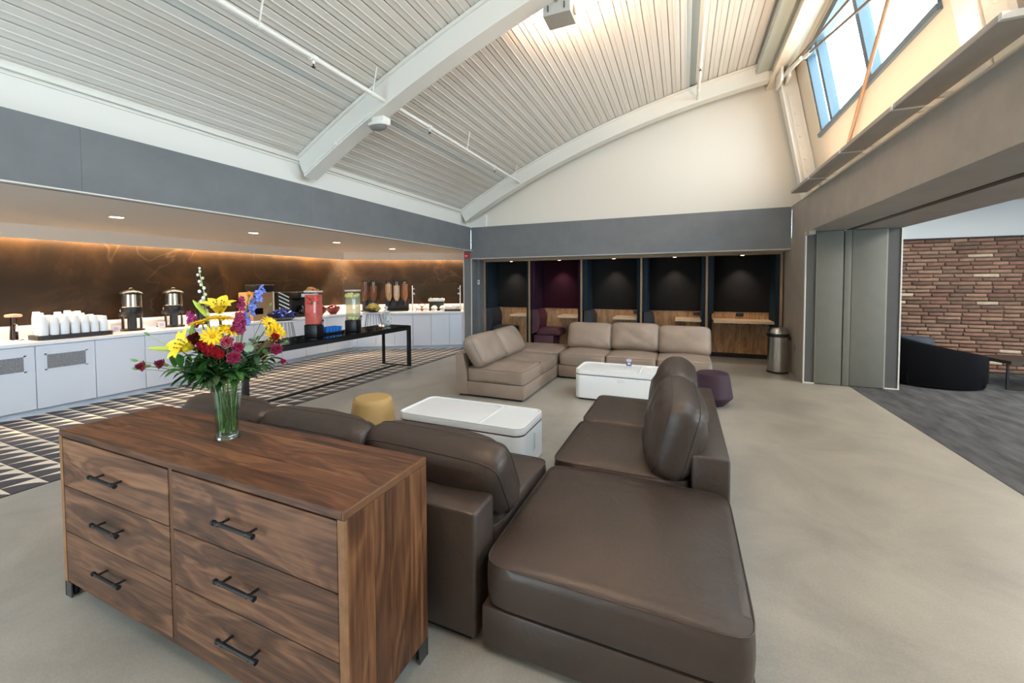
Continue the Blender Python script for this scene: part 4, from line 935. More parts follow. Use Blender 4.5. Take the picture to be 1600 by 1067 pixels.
bowl(-5.54, 4.72, ZC+.675, .105, .04, M_black, 'shallow black dish of pastries above the pink dispenser', 'dish')
pile('pastry', pastry, 'small golden brown pastry in the dish above the pink dispenser', 'pastry', 'pastries in the dish', -5.54, 4.72, ZC+.715, .085, .05, 12, 8)

# ================================================================== ON THE COUNTER
ZK = .937
def urn(x, y, label):
    t = thing('coffee_urn', label, 'coffee urn', (x, y, ZK), math.radians(-60), group='coffee urns on the counter')
    obj('base', B().lathe([(.15, 0), (.15, .02), (.11, .03)], 28), M_black, t)
    for a_ in (.5, 2.3, 3.6, 5.4): obj('leg', B().box((-.034, -.012, .02), (.034, .012, .24), M=RZ(a_) @ T(0, .105, 0)), M_black, t, smooth=False)
    obj('well', B().cyl((0, 0, .03), (0, 0, .24), .055, n=20), M_black, t)
    obj('collar', B().lathe([(.112, .215), (.124, .23), (.128, .35), (.124, .36)], 32), M_black, t)
    obj('tank', B().lathe([(.122, .36), (.134, .375), (.128, .56), (.122, .565)], 36), mat('urn_steel', (176, 166, 154), .2, metal=1), t, ang=30)
    obj('lid', B().lathe([(.14, .56), (.142, .575), (.12, .60), (.06, .625), (.028, .63), (.03, .65), (.02, .662), (.001, .664)], 32, caps=False), M_black, t, ang=50)
    sp = obj('spout', B().box((-.03, -.175, .22), (.03, -.11, .27), .01).cyl((0, -.155, .23), (0, -.155, .18), .012, n=10), M_black, t)
    obj('nameplate', B().box((-.045, -.139, .29), (.045, -.124, .325), .008), mat('plate_silver', (216, 214, 208), .3), t)
    obj('drip_tray', B().box((-.08, -.23, 0), (.08, -.13, .02), .006), M_black, t)
    return t
urn(-7.92, 3.44, 'black and steel coffee urn beside the cup stacks')
urn(-7.96, 4.02, 'black and steel coffee urn nearer the bouquet')
tp = thing('thermal_jug', 'dark thermal jug with a pale lid half hidden behind the bouquet', 'jug', (-7.95, 4.45, ZK))
obj('body', B().lathe([(.08, 0), (.09, .01), (.092, .25), (.07, .32), (.05, .36)], 24), M_black, tp, ang=40); obj('lid', B().lathe([(.05, .36), (.052, .40), (.03, .43), (.001, .435)], 20, caps=False), mat('jug_grey', (120, 116, 112), .3), tp)
obj('handle', B().tube([(.06, 0, .34), (.13, 0, .33), (.14, 0, .2), (.09, 0, .1)], .012, 8), M_black, tp)
fc = thing('tap', 'dark counter tap with a round pinkish top at the left end of the counter', 'tap', (-7.93, 2.235, ZK))
obj('base_plate', B().lathe([(.09, 0), (.09, .012), (.05, .018)], 24), M_chrome, fc); obj('post', B().cyl((0, 0, .01), (0, 0, .30), .04, .028, 16), mat('tap_dark', (60, 44, 38), .2, metal=.8), fc)
obj('spout', B().tube([(.02, 0, .22), (.09, 0, .20), (.10, 0, .12)], .014, 10), M_chrome, fc); obj('badge', B().lathe([(.001, .30), (.07, .30), (.078, .315), (.07, .335), (.001, .345)], 24, caps=False), mat('badge_pink', (206, 160, 140), .3), fc)
ctray = thing('cup_tray', 'dark rectangular tray under the stacks of white paper cups', 'tray', (-7.72, 2.70, ZK))
obj('tray', B().rrect(-.17, .17, -.37, .37, 0, .055, .04, 5), mat('tray_dark', (34, 30, 34), .4), ctray, ang=40)
obj('tray_liner', B().rrect(-.15, .15, -.35, .35, .055, .057, .03, 5), M_black, ctray)
def cup_stack_mesh(n):
    b_ = B(); z = 0; pr = []
    for k in range(n):
        pr += [(.0425, z), (.0445, z+.003), (.0425, z+.009), (.0415, z+.0125)]; z += .0125
    pr += [(.033, z+.075), (.030, z+.077), (.001, z+.077)]
    b_.lathe(pr, 18, caps=False); return b_
M_cup = mat('paper_cup', (232, 234, 238), .6)
rr = random.Random(12); sp_ = []
for i in range(3):
    for j in range(7):
        if rr.random() < .08 and i: continue
        n_ = rr.choice([14, 15, 16, 17, 18]) if j < 5 else rr.choice([11, 12, 13])
        if i == 2: n_ = min(n_, 13+(j == 0)*4)
        o = obj('cup_stack', cup_stack_mesh(n_), M_cup, ang=25, loc=(-7.82+i*.098, 2.40+j*.098+rr.uniform(-.003, .003), ZK+.0575))
        tag(o, 'white paper cup stack in the ' + ('back', 'middle', 'front')[i] + ' row on the dark tray', 'cup stack', 'paper cup stacks, ' + ('back', 'middle', 'front')[i] + ' row')
def sign(x, y, rz, label, w_=.11, h=.14):
    t = thing('counter_sign', label, 'sign', (x, y, ZK), rz, group='clear counter sign holders')
    obj('holder', B().box((-w_/2, -.003, 0), (w_/2, .0, h)).box((-w_/2, -.03, 0), (w_/2, .03, .003)), M_clear, t, smooth=False)
    obj('card', B().box((-w_/2+.012, -.006, .025), (w_/2-.012, -.0035, h-.02)), mat('sign_card', (226, 206, 200), .5), t, smooth=False)
    obj('print', B().box((-w_/2+.028, -.0075, .045), (w_/2-.028, -.0065, h-.045)), mat('sign_print', (176, 176, 206), .5), t, smooth=False)
sign(-7.62, 3.12, 1.1, 'small clear sign holder between the cup tray and the first urn')
sign(-7.70, 3.72, 1.1, 'small clear sign holder between the two coffee urns')
sign(-7.62, 4.95, 1.1, 'small clear sign holder right of the bouquet', .16, .15)
cm = thing('coffee_machine', 'coffee machine with a black top and copper brown front panel', 'coffee machine', (-7.86, 5.42, ZK), 0)
obj('body', B().box((-.25, -.22, 0), (.18, .20, .55), .015), mat('machine_copper', (150, 116, 86), .35), cm); obj('hopper', B().box((-.22, -.12, .55), (.14, .28, .70), .015), M_black, cm)
obj('side_panel', B().box((-.25, .20, 0), (.185, .225, .56), .005), mat('machine_pale', (206, 196, 176), .4), cm); obj('screen', B().box((.18, -.19, .12), (.188, -.02, .24)), M_blackgl, cm, smooth=False)
bx = thing('striped_box', 'black box with white slanted stripes beside the coffee machine', 'box', (-7.80, 5.88, ZK), 0)
obj('box', B().box((-.11, -.15, 0), (.11, .15, .54), .006), M_black, bx)
for k in range(5): obj('stripe', B().box((.111, -.14, -.012), (.114, .12, .012), M=T(0, 0, .16+k*.08) @ RX(-.45)), mat('stripe_white', (226, 226, 220), .5), bx, smooth=False)
ap = thing('coffee_brewer', 'black coffee brewer behind the pink dispenser', 'coffee brewer', (-7.84, 6.36, ZK))
obj('base', B().box((-.16, -.19, 0), (.18, .19, .06), .01), M_black, ap); obj('column', B().box((-.16, -.19, .06), (-.02, .19, .42), .01), M_black, ap); obj('head', B().box((-.16, -.19, .40), (.18, .19, .54), .015), M_black, ap)
obj('panel', B().box((.181, -.10, .43), (.185, .08, .50)), mat('panel_white', (220, 220, 220), .4), ap, smooth=False)
cf = obj('carafe', B().lathe([(.07, .062), (.085, .09), (.08, .16), (.05, .22), (.052, .24)], 20, c=(.08, 0, 0)), M_blackgl, ap, ang=50)
for (x_, y_, lb) in ((-7.66, 6.72, 'deep red bowl of snacks half hidden by the pink dispenser'), (-7.68, 7.14, 'deep red bowl of snacks between the two dispensers')):
    bowl(x_, y_, ZK, .17, .15, mat('red_bowl', (110, 26, 32), .35), lb, 'snack_bowl', False, 'red snack bowls')
    pile('snack_packet', packet((128, 30, 38), 'red_foil'), 'glossy red snack packet ' + ('in the bowl half hidden by the pink dispenser' if y_ < 7 else 'in the bowl between the two dispensers'), 'packet', 'red packets ' + ('in the hidden bowl' if y_ < 7 else 'in the visible bowl'), x_, y_, ZK+.13, .13, .07, 12, int(y_*10))
def cereal(s0, n_, label, mats):
    p = along(s0, .52); t = thing('cereal_dispenser', label, 'dispenser', (p[0], p[1], ZK), AD, group='cereal dispensers')
    w_ = n_*.20
    obj('base', B().box((-w_/2, -.12, 0), (w_/2, .12, .03), .006), M_black, t); obj('back_post', B().box((-w_/2, .06, .03), (w_/2, .10, .30), .006), M_black, t)
    for k in range(n_):
        x_ = -w_/2+.10+k*.20
        tb_ = obj('tube', B().lathe([(.03, .24), (.045, .26), (.082, .36), (.085, .40), (.085, .76)], 24, (x_, 0, 0), caps=False), M_clear, t, ang=50)
        obj('cereal', B().lathe([(.026, .245), (.040, .265), (.077, .365), (.080, .40), (.080, .70 - .04*(k % 2)), (.001, .71-.04*(k % 2))], 20, (x_, 0, 0)), mats[k], t, ang=50)
        obj('lid', B().cyl((x_, 0, .76), (x_, 0, .785), .09, n=24), M_black, t); obj('knob', B().cyl((x_, -.03, .25), (x_, -.10, .25), .028, n=14), M_black, t); obj('chute', B().cyl((x_, 0, .25), (x_, -.02, .14), .032, .028, 14), M_black, t)
MC = [mat('cereal_tan', (176, 140, 100), .8, var=.4, scale=60), mat('cereal_grey', (186, 166, 142), .8, var=.3, scale=60), mat('cereal_brown', (128, 82, 48), .8, var=.5, scale=60), mat('cereal_dark', (96, 58, 34), .8, var=.5, scale=60)]
cereal(.30, 2, 'pair of dark cereal tubes behind the pale drink dispenser', [MC[3], MC[3]])
cereal(.98, 3, 'three clear cereal tubes behind the fruit bowl', MC[:3])
# sneeze guard and what stands under it
p = along(2.02, .18); sg = thing('sneeze_guard', 'glass sneeze guard on two chrome posts near the stub wall', 'sneeze guard', (p[0], p[1], ZK), AD)
for x_ in (-.60, .60):
    obj('post', B().cyl((x_, 0, 0), (x_, 0, .66), .016, n=14), M_chrome, sg); obj('flange', B().cyl((x_, 0, 0), (x_, 0, .012), .035, n=16), M_chrome, sg)
    for z_ in (.45, .58): obj('clamp', B().cyl((x_*.93-.02, -.01, z_), (x_*.93+.02, -.01, z_), .02, n=10), M_chrome, sg)
obj('glass_pane', B().box((-.56, -.012, .36), (.56, -.004, .72)), glass('guard_glass', (238, 234, 224), .12, 1.2), sg, smooth=False)
def white_bowl(s0, d0, k, lb):
    p = along(s0, d0); o = thing('bowl', lb, 'bowl', (p[0], p[1], ZK+k*.075+.001), 0, group='white bowls turned upside down')
    obj('bowl', B().lathe([(.085, 0), (.083, .004), (.07, .04), (.04, .068), (.03, .07), (.03, .0745), (.001, .0745)], 24, caps=False), mat('china', (236, 234, 232), .2), o, ang=50)
for q, (s0, d0, lb) in enumerate(((1.55, .18, 'leftmost stack'), (1.75, .18, 'second stack'), (1.96, .20, 'third stack'), (2.17, .20, 'stack beside the toaster tray'))):
    for k in range(2): white_bowl(s0, d0, k, ('lower' if k == 0 else 'upper') + ' white china bowl of the ' + lb + ' under the sneeze guard')
p = along(2.0, .56); ta = thing('toaster', 'black toaster with a silver top behind the white bowls', 'toaster', (p[0], p[1], ZK), AD)
obj('body', B().box((-.19, -.11, 0), (.19, .11, .24), .015), M_black, ta); obj('top', B().box((-.21, -.125, .24), (.21, .125, .315), .02), mat('toaster_silver', (206, 212, 218), .3), ta)
for x_ in (-.15, -.06, .02, .15): obj('knob', B().cyl((x_, -.06, .315), (x_, -.06, .335), .022, n=12), M_chrome, ta)
p = along(1.62, .52); bk = thing('bread_basket', 'small brown basket with an arched handle behind the bowls', 'basket', (p[0], p[1], ZK), AD)
obj('basket', B().lathe([(.07, 0), (.085, .02), (.10, .12), (.095, .12), (.08, .02), (.001, .012)], 20, caps=False), mat('wicker', (150, 104, 74), .7, var=.3, scale=80), bk, ang=50)
obj('handle', B().tube([(.095*math.cos(q), 0, .11+.10*math.sin(q)) for q in [PI*k/10 for k in range(11)]], .008, 8), mat('wicker_dark', (74, 46, 34), .7), bk)
p = along(2.42, .22); tt = thing('caddy_tray', 'black tray of white cups with purple tea packets beside the stub wall', 'tray', (p[0], p[1], ZK), AD)
obj('tray', B().box((-.20, -.10, 0), (.20, .10, .05), .006), M_black, tt)
for k, x_ in enumerate((-.13, 0.0, .13)):
    q = along(2.42+x_, .22)
    c = thing('sugar_bowl', ['leftmost', 'middle', 'rightmost'][k] + ' white dish of purple packets on the black tray', 'dish', (q[0], q[1], ZK+.051), AD, group='white dishes on the black tray')
    obj('dish', B().lathe([(.035, 0), (.05, .006), (.056, .05), (.052, .05), (.045, .01), (.001, .008)], 18, caps=False), mat('china', (236, 234, 232), .2), c, ang=50)
    for u_ in range(4):
        v_ = thing('tea_packet', 'purple tea packet standing in the ' + ['leftmost', 'middle', 'rightmost'][k] + ' white dish', 'packet', (q[0]+(u_-1.5)*.018, q[1]+.002, ZK+.066), AD+.2*u_, group='purple tea packets, ' + ['left', 'middle', 'right'][k] + ' dish')
        obj('sachet', B().box((-.022, -.003, 0), (.022, .003, .07), .002, 1, M=RX(-.2+.13*u_)), mat('packet_purple', (88, 66, 140) if k else (214, 208, 226), .4, rnd=.2), v_); obj('tab', B().box((-.012, -.004, .05), (.012, .004, .064), M=RX(-.2+.13*u_)), mat('tab_white', (230, 228, 236), .4), v_, smooth=False)

# ================================================================== WALL AND CEILING FITTINGS
fa = thing('fire_alarm', 'red fire alarm strobe high on the grey stub wall', 'fire alarm', (-4.965, 8.832, 2.275), 0)
obj('body', B().box((-.06, -.045, 0), (.06, 0, .13), .008), mat('alarm_red', (190, 24, 34), .4), fa); obj('strobe', B().box((-.045, -.06, .045), (.02, -.044, .07), .005), mat('strobe_white', (236, 226, 226), .2), fa)
th = thing('thermostat', 'small white thermostat on the grey jamb beside the booths', 'thermostat', (-4.822, 9.15, 1.62), 0)
obj('body', B().box((-.03, -.018, 0), (.03, 0, .115), .005), M_trimw, th); obj('screen', B().box((-.012, -.021, .05), (.012, -.017, .085)), M_black, th, smooth=False)
wo = thing('wall_outlet', 'small grey outlet plate low on the pier behind the bin', 'outlet', (1.817, 8.426, .43), 0)
obj('plate', B().box((-.006, -.035, 0), (0, .035, .115), .003), mat('plate_grey', (138, 130, 120), .5), wo); obj('socket', B().box((-.008, -.016, .02), (-.005, .016, .05)).box((-.008, -.016, .065), (-.005, .016, .095)), mat('socket_grey', (110, 104, 98), .5), wo, smooth=False)
def pipe(x, z, y0, y1, heads, hangers, label):
    t = thing('sprinkler_pipe', label, 'pipe', (x, 0, z), group='white sprinkler pipes under the deck')
    obj('pipe', B().cyl((0, y0, 0), (0, y1, 0), .026, n=14), M_pipe, t)
    for y in heads:
        h_ = obj('sprinkler_head', B().cyl((0, y-.035, 0), (0, y+.035, 0), .036, n=14).cyl((0, y, -.02), (0, y, -.06), .018, .014, 10), M_pipe, t)
        obj('deflector', B().cyl((0, y, -.06), (0, y, -.085), .007, n=8).cyl((0, y, -.085), (0, y, -.09), .02, n=12), mat('brass_dark', (70, 62, 50), .4, metal=.6), h_)
    for y in hangers: obj('hanger', B().cyl((0, y, .01), (.05, y+.02, arcz(x+.05)-z), .008, n=6).cyl((0, y-.012, 0), (0, y+.012, 0), .032, n=12), M_pipe, t)
pipe(-3.44, 3.915, YB, 4.05, [3.01], [1.2, 2.45, 3.85], 'white sprinkler pipe on the left side of the near ceiling bay')
pipe(-3.425, 3.925, 4.25, 8.5, [5.0, 7.2], [6.1, 8.2], 'white sprinkler pipe beyond the near roof beam')
pipe(.215, 5.12, YB, 8.5, [7.2], [5.0, 8.1], 'white sprinkler pipe on the right side of the ceiling')
el = thing('emergency_light', 'white emergency light on the underside of the near roof beam', 'emergency light', (-3.52, 4.03, 3.66), 0)
obj('bracket', B().box((-.07, -.04, -.02), (.11, .10, .06), .006), M_white, el); obj('housing', B().lathe([(.14, -.05), (.15, -.03), (.14, -.015), (.08, -.005)], 24, sy=.6), M_white, el, ang=50); obj('lens', B().lathe([(.12, -.052), (.10, -.085), (.04, -.10), (.001, -.102)], 24, sy=.6, caps=False), mat('lens_grey', (128, 128, 126), .3), el, ang=60)
cd = thing('conduit', 'thin white conduit running down the near roof beam to its foot', 'conduit', (0, 4.03, 0))
pts = [(CX-17.07*math.sin(A0-.002+(math.asin((CX+3.66)/17.07)-A0)*k/12), 0, CZ+17.07*math.cos(A0-.002+(math.asin((CX+3.66)/17.07)-A0)*k/12)) for k in range(13)]
obj('tube', B().tube(pts, .012, 8), M_pipe, cd); obj('clip', B().box((-.02, -.02, -.02), (.02, .02, .02), M=T(*pts[6])), M_pipe, cd)
ul = thing('uplight', 'grey box uplight hanging from the near roof beam', 'uplight', (-1.28, 4.40, 4.60), 0)
obj('housing', B().prism([(-.16, .10), (.14, .10), (.14, -.04), (.08, -.07), (-.16, -.07)], 'x', -.15, .15), mat('uplight_grey', (176, 176, 170), .4), ul, ang=20)
obj('yoke', B().box((-.17, -.02, -.02), (-.155, .02, .16)).box((.155, -.02, -.02), (.17, .02, .16)), M_steel, ul, smooth=False)
obj('arm', B().cyl((0, -.14, .06), (0, -.22, .08), .02, n=10), M_steel, ul); obj('lamp', B().box((-.13, -.13, .10), (.13, .11, .104)), M_bulb, ul, smooth=False)
for k, x_ in enumerate((-.09, .09)): obj('slot', B().box((x_-.004, -.175, -.03), (x_+.004, -.158, .03)), M_black, ul, smooth=False)

# ================================================================== NEXT ROOM
nv = thing('armchair', 'dark navy curved-back armchair beyond the partition', 'armchair', (3.72, 8.62, 0), 0)
M_navyf = mat('navy_fabric', (7, 8, 14), .85, bump=.15, bscale=200, spec=.15); M_navyt = mat('navy_velvet', (44, 54, 68), .6)
bb = B(); n = 16; ring_o = []; 
def arm_pt(k, inner):
    a_ = math.radians(195 + 150*k/n); r_ = (.68 if not inner else .50)
    return (r_*math.cos(a_)*.95, r_*math.sin(a_)*.95+.12)
vs = []; fs = []
for k in range(n+1):
    zt = .78 - .30*(k/n)
    o = arm_pt(k, False); i_ = arm_pt(k, True)
    vs += [(o[0]*.97, o[1]*.97, .03), (*o, .12), (*o, zt-.04), (o[0]*.96, o[1]*.96, zt), (i_[0]*1.05, i_[1]*1.05, zt), (*i_, zt-.04), (*i_, .03)]
for k in range(n):
    for j in range(6): fs.append((k*7+j, k*7+j+1, (k+1)*7+j+1, (k+1)*7+j))
    fs.append((k*7+6, k*7, (k+1)*7, (k+1)*7+6))
fs += [tuple(range(7)), tuple(range(n*7+6, n*7-1, -1))]
bb.add(vs, fs); obj('shell', bb, M_navyf, nv, ang=50)
obj('seat', B().cushion(1.0, .72, .22, .03, 12, .85, 5, M=T(0, .02, .33)), M_navyf, nv, ang=60); obj('base', B().box((-.46, -.36, .03), (.46, .36, .22), .03), M_navyf, nv)
obj('pillow', B().cushion(.52, .34, .14, .05, 12, .3, 6, M=T(-.28, -.05, .60) @ RZ(-.5) @ RX(1.25)), M_navyt, nv, ang=70); obj('foot', B().box((-.4, -.3, 0), (.4, .3, .03)), M_black, nv, smooth=False)
dt = thing('side_table', 'dark low table with a thin black frame beside the navy armchair', 'table', (4.95, 8.75, 0), 0)
obj('top', B().prism([(-.55, .2), (-.42, -.32), (.75, -.32), (.75, .4), (-.2, .42)], 'z', .40, .45), mat('table_dark', (56, 50, 46), .3), dt, smooth=False)
for (x_, y_) in ((-.42, -.25), (.6, -.25), (-.42, .18), (.6, .33)): obj('leg', B().box((x_-.012, y_-.012, 0), (x_+.012, y_+.012, .40)), M_black, dt, smooth=False)
for y_ in (-.25,): obj('runner', B().box((-.408, y_-.012, 0), (.588, y_+.012, .02)), M_black, dt, smooth=False)
rp = thing('red_box', 'small dark red box at the right edge of the photo', 'box', (5.22, 9.0, .452), 0)
obj('box', B().box((-.12, -.08, 0), (.12, .08, .13), .01), mat('box_red', (120, 30, 26), .5), rp); obj('lid', B().box((-.125, -.085, .13), (.125, .085, .15), .005), mat('box_red_lid', (96, 24, 22), .5), rp)

# ================================================================== VASE AND FLOWERS
V = Vector((-2.065, 1.255, .891)); TOCAM = Vector((2.065, -1.255, .45)).normalized()
vz = thing('vase', 'flared clear glass vase of water on the walnut dresser', 'vase', tuple(V))
obj('glass', B().lathe([(.050, 0), (.054, .004), (.054, .016), (.046, .026), (.048, .06), (.056, .16), (.066, .25), (.0685, .262), (.0655, .262), (.053, .16), (.045, .06), (.043, .034)], 36, caps=False), M_glass, vz, ang=60)
obj('foot', B().lathe([(.050, 0), (.055, .004), (.055, .015), (.047, .025), (.001, .026)], 36), glass('thick_glass', (214, 224, 216), .05, 1.5), vz, ang=40)
obj('water', B().lathe([(.042, .030), (.0435, .06), (.050, .15), (.0505, .158)], 32), glass('water', (232, 240, 222), .0, 1.15), vz, ang=60)
M_stem = mat('stem_green', (98, 122, 62), .5, rnd=.45); M_stem2 = mat('stem_pale', (150, 172, 104), .5, rnd=.3)
M_leaf1 = mat('leaf_green', (46, 96, 34), .5, var=.25, scale=30, rnd=.3); M_leaf2 = mat('leaf_dark', (40, 70, 30), .5, var=.25, scale=30, rnd=.3); M_euc = mat('leaf_eucalyptus', (136, 160, 140), .6, rnd=.1)
M_lily = mat('lily_yellow', (246, 222, 58), .5, var=.08, scale=30); M_daisy = mat('daisy_yellow', (250, 206, 10), .5, rnd=.08); M_dc = mat('daisy_eye', (206, 150, 20), .7); M_dc2 = mat('daisy_eye_red', (120, 40, 16), .7)
M_budg = mat('bud_green', (190, 202, 84), .5); fr_ = random.Random(21)
def orient(d, up=Vector((0, 0, 1))):
    return Vector(d).normalized().to_track_quat('Z', 'Y').to_euler()
ROOT = []
def stem(t, P, lean=1.0, r=.0028, m=None, name='stem'):
    """stem of thing t (origin at vase base) from the vase floor out through the mouth to P"""
    P = Vector(P); h = Vector((P.x, P.y, 0)); k = min(1, .05/max(h.length, 1e-3)); a_ = fr_.uniform(0, 6.28)
    foot = Vector((.028*math.cos(a_), .028*math.sin(a_), .036)); mouth = h*k*.85 + Vector((0, 0, .255))
    pts = []
    c1 = mouth + Vector((0, 0, .06)) + (P-mouth)*.18
    for i in range(5): pts.append(foot.lerp(mouth, i/4))
    for i in range(1, 8):
        u = i/7; pts.append((1-u)**2*mouth + 2*u*(1-u)*c1 + u*u*P)
    return obj(name, B().tube(pts, r, 6), m or M_stem, t, ang=80)
def flower(name, label, cat, grp=None): return thing(name, label, cat, tuple(V), 0, grp)
def petal_mesh(L_, W_, curl, cup=.2, nn=8, tip=1.0):
    """petal lying along +X from origin, rising along +Z, curling back by curl"""
    vs = []; fs = []
    for i in range(nn+1):
        u = i/nn; wd = W_*(math.sin(PI*min(1, u*.93+.05)**.85))**.8*(1 if u < .98 else .25); ang = curl*u*u
        z = L_*(.98*u - curl*.42*u**3); x = L_*(.16*u + .62*u*u)
        for j in (-1, -.5, 0, .5, 1): vs.append((x - 0, j*wd/2, z + cup*wd*abs(j)**2*.5))
    for i in range(nn):
        for j in range(4): fs.append((i*5+j, i*5+j+1, (i+1)*5+j+1, (i+1)*5+j))
    return B().add(vs, fs)
lp = petal_mesh(.088, .052, .75)
lily_petal = None
def lily(P, d, label, sc=1.0):
    global lily_petal
    t = flower('lily', label, 'flower', 'yellow lilies in the vase'); P = Vector(P); stem(t, P - Vector(d).normalized()*.01, r=.0035)
    q = Vector(d).normalized().to_track_quat('Z', 'Y')
    for k in range(6):
        rot = (q @ Euler((0, 0, k*PI/3+.2)).to_quaternion()).to_euler(); s_ = sc*(1.0 if k % 2 else .92)
        if lily_petal is None: lily_petal = obj('petal', lp, M_lily, t, ang=80, loc=tuple(P), rot=rot); lily_petal.scale = (s_,)*3
        else: inst(lily_petal, 'petal', t, tuple(P), rot, (s_,)*3)
    b_ = B()
    for k in range(6): 
        dv = q @ Vector((.018*math.cos(k*1.05), .018*math.sin(k*1.05), .055)); b_.cyl(P, P+dv*sc, .0012, n=5); b_.sphere(P+dv*sc, .004, u=6, v=5)
    obj('stamens', b_, mat('stamen', (150, 110, 40), .6), t)
lily((-.008, -.017, .615), (.30, -.22, .95), 'yellow lily opening upward at the top of the bouquet', 1.15)
lily((-.045, -.115, .460), (-.07, -.88, .43), 'yellow lily facing left on the left side of the bouquet', 1.25)
def bud(a, c, label, m=M_budg, r=.011):
    t = flower('lily_bud', label, 'flower bud', 'lily buds in the vase'); a = Vector(a); c = Vector(c); stem(t, c)
    obj('bud', B().tube([c.lerp(a, u) for u in (0, .15, .4, .7, .9, 1)], [.004, r*.8, r, r*.9, r*.5, .002], 10), m, t, ang=80)
bud((-.062, -.102, .685), (-.030, -.055, .60), 'green lily bud leaning left below the white delphinium', mat('bud_lime', (176, 200, 70), .5))
bud((-.148, -.244, .474), (-.090, -.150, .457), 'long yellow-green lily bud pointing left')
bud((-.036, -.117, .585), (-.046, -.128, .50), 'upright green lily bud on the left of the bouquet', mat('bud_leaf', (150, 178, 60), .5), .009)
dpm = B(); vs = []; 
for i in range(6):
    u = i/5; wd = .0105*math.sin(PI*(.12+.80*u))**.7
    for j in (-1, 0, 1): vs.append((.008+.034*u, j*wd/2, .004*math.sin(PI*u)+.0015*abs(j)))
dpm.add(vs, [(i*3+j, i*3+j+1, (i+1)*3+j+1, (i+1)*3+j) for i in range(5) for j in range(2)]); daisy_petal = None
def daisy(P, d, label, red=False, sc=1.0):
    sc *= 1.18
    global daisy_petal
    t = flower('daisy', label, 'flower', 'yellow daisies in the vase'); P = Vector(P); dn = Vector(d).normalized(); stem(t, P-dn*.006)
    q = dn.to_track_quat('Z', 'Y')
    for ring, n_, tilt, s_ in ((0, 13, -.10, 1.0), (1, 11, -.28, .86)):
        for k in range(n_):
            rot = (q @ Euler((0, 0, 2*PI*(k+.5*ring)/n_)).to_quaternion() @ Euler((0, tilt, 0)).to_quaternion()).to_euler()
            if daisy_petal is None: daisy_petal = obj('petal', dpm, M_daisy, t, ang=80, loc=tuple(P), rot=rot)
            else: inst(daisy_petal, 'petal', t, tuple(P), rot, (s_*sc,)*3)
    obj('eye', B().sphere(P+dn*.003, .0105*sc, sz=.55, u=12, v=8, M=q.to_matrix().to_4x4()), M_dc2 if red else M_dc, t)
daisy((.035, -.077, .514), TOCAM, 'yellow daisy facing the camera in the middle of the bouquet', sc=1.05)
daisy((-.019, -.089, .575), (-.1, -.25, .95), 'yellow daisy seen edge-on left of the upright lily', sc=1.15)
daisy((.011, -.021, .588), (.15, .05, 1), 'yellow daisy seen edge-on just below the upright lily', sc=1.15)
daisy((.049, -.016, .532), (.5, .1, .8), 'yellow daisy partly behind the magenta stock', sc=1.05)
daisy((.098, .161, .551), (.7, .1, .6), 'yellow daisy with a dark red eye at the right of the bouquet', True)
daisy((.117, .174, .510), TOCAM+Vector((.2, .1, 0)), 'lower yellow daisy at the right of the bouquet')
daisy((.105, .215, .512), (.5, .6, .4), 'rightmost yellow daisy of the bouquet')
def carn(P, d, rgb, nm, label, r=.022, edge=None):
    r *= 1.2
    t = flower('carnation', label, 'flower', 'carnations in the vase'); P = Vector(P); dn = Vector(d).normalized(); q = dn.to_track_quat('Z', 'Y'); stem(t, P-dn*r*.6, r=.002)
    b_ = B(); rr_ = random.Random(label); mm = [mat(nm, rgb, .6, var=.2, scale=60)] + ([mat(nm+'_edge', edge, .6)] if edge else [])
    for lay in range(5):
        n_ = 26; R = r*(1-.17*lay); z0 = r*(-.2+.28*lay); vs = []
        ph = rr_.uniform(0, 6)
        for ringi, (f_, dz) in enumerate(((.18, -.35), (.7, -.05), (1.0, .18), (1.06, .22))):
            for i in range(n_):
                a_ = 2*PI*i/n_; ruf = 1+.10*f_*math.sin(6*a_+ph)+.07*f_*math.sin(13*a_+2*ph)
                vs.append(P + q @ Vector((R*f_*ruf*math.cos(a_), R*f_*ruf*math.sin(a_), z0+r*dz+r*.16*f_*math.sin(9*a_+ph))))
        fs = [(j*n_+i, j*n_+(i+1) % n_, (j+1)*n_+(i+1) % n_, (j+1)*n_+i) for j in range(2) for i in range(n_)]; b_.m = 0; b_.add(vs, fs)
        if edge: b_.m = 1
        b_.add([vs[k] for k in range(2*n_, 4*n_)], [(i, (i+1) % n_, n_+(i+1) % n_, n_+i) for i in range(n_)])
    obj('bloom', b_, mm, t, ang=80); obj('calyx', B().cyl(P-dn*r*1.3, P-dn*r*.2, r*.25, r*.42, 10), M_stem, t)
RED = (176, 34, 46); MAG = (160, 18, 70); DRK = (112, 16, 36)
carn((.017, -.107, .476), TOCAM, RED, 'carn_red', 'red carnation left below the centre daisy'); carn((.047, -.096, .455), TOCAM, RED, 'carn_red', 'red carnation directly below the centre daisy', .024); carn((.064, -.068, .432), TOCAM, (180, 28, 40), 'carn_red2', 'smaller red carnation low in the middle', .018)
carn((.071, -.038, .487), TOCAM, (186, 24, 66), 'carn_pink', 'pink carnation with white edges right of the centre daisy', .024, (244, 206, 214)); carn((.086, .007, .454), TOCAM, MAG, 'carn_mag', 'magenta carnation with pink edges beside the eucalyptus', .020, (220, 110, 150)); carn((.093, -.02, .409), TOCAM, MAG, 'carn_mag', 'magenta carnation low beside the eucalyptus', .024, (210, 100, 140))
carn((-.034, -.114, .505), (.2, -.9, .3), DRK, 'carn_dark', 'dark red carnation behind the left daisies', .024); carn((.129, .174, .421), TOCAM, MAG, 'carn_mag', 'magenta carnation low on the right side of the bouquet', .022, (220, 110, 150)); carn((.126, .207, .352), (.6, .6, .1), (196, 30, 96), 'carn_bud', 'small magenta carnation bud at the far right', .013)
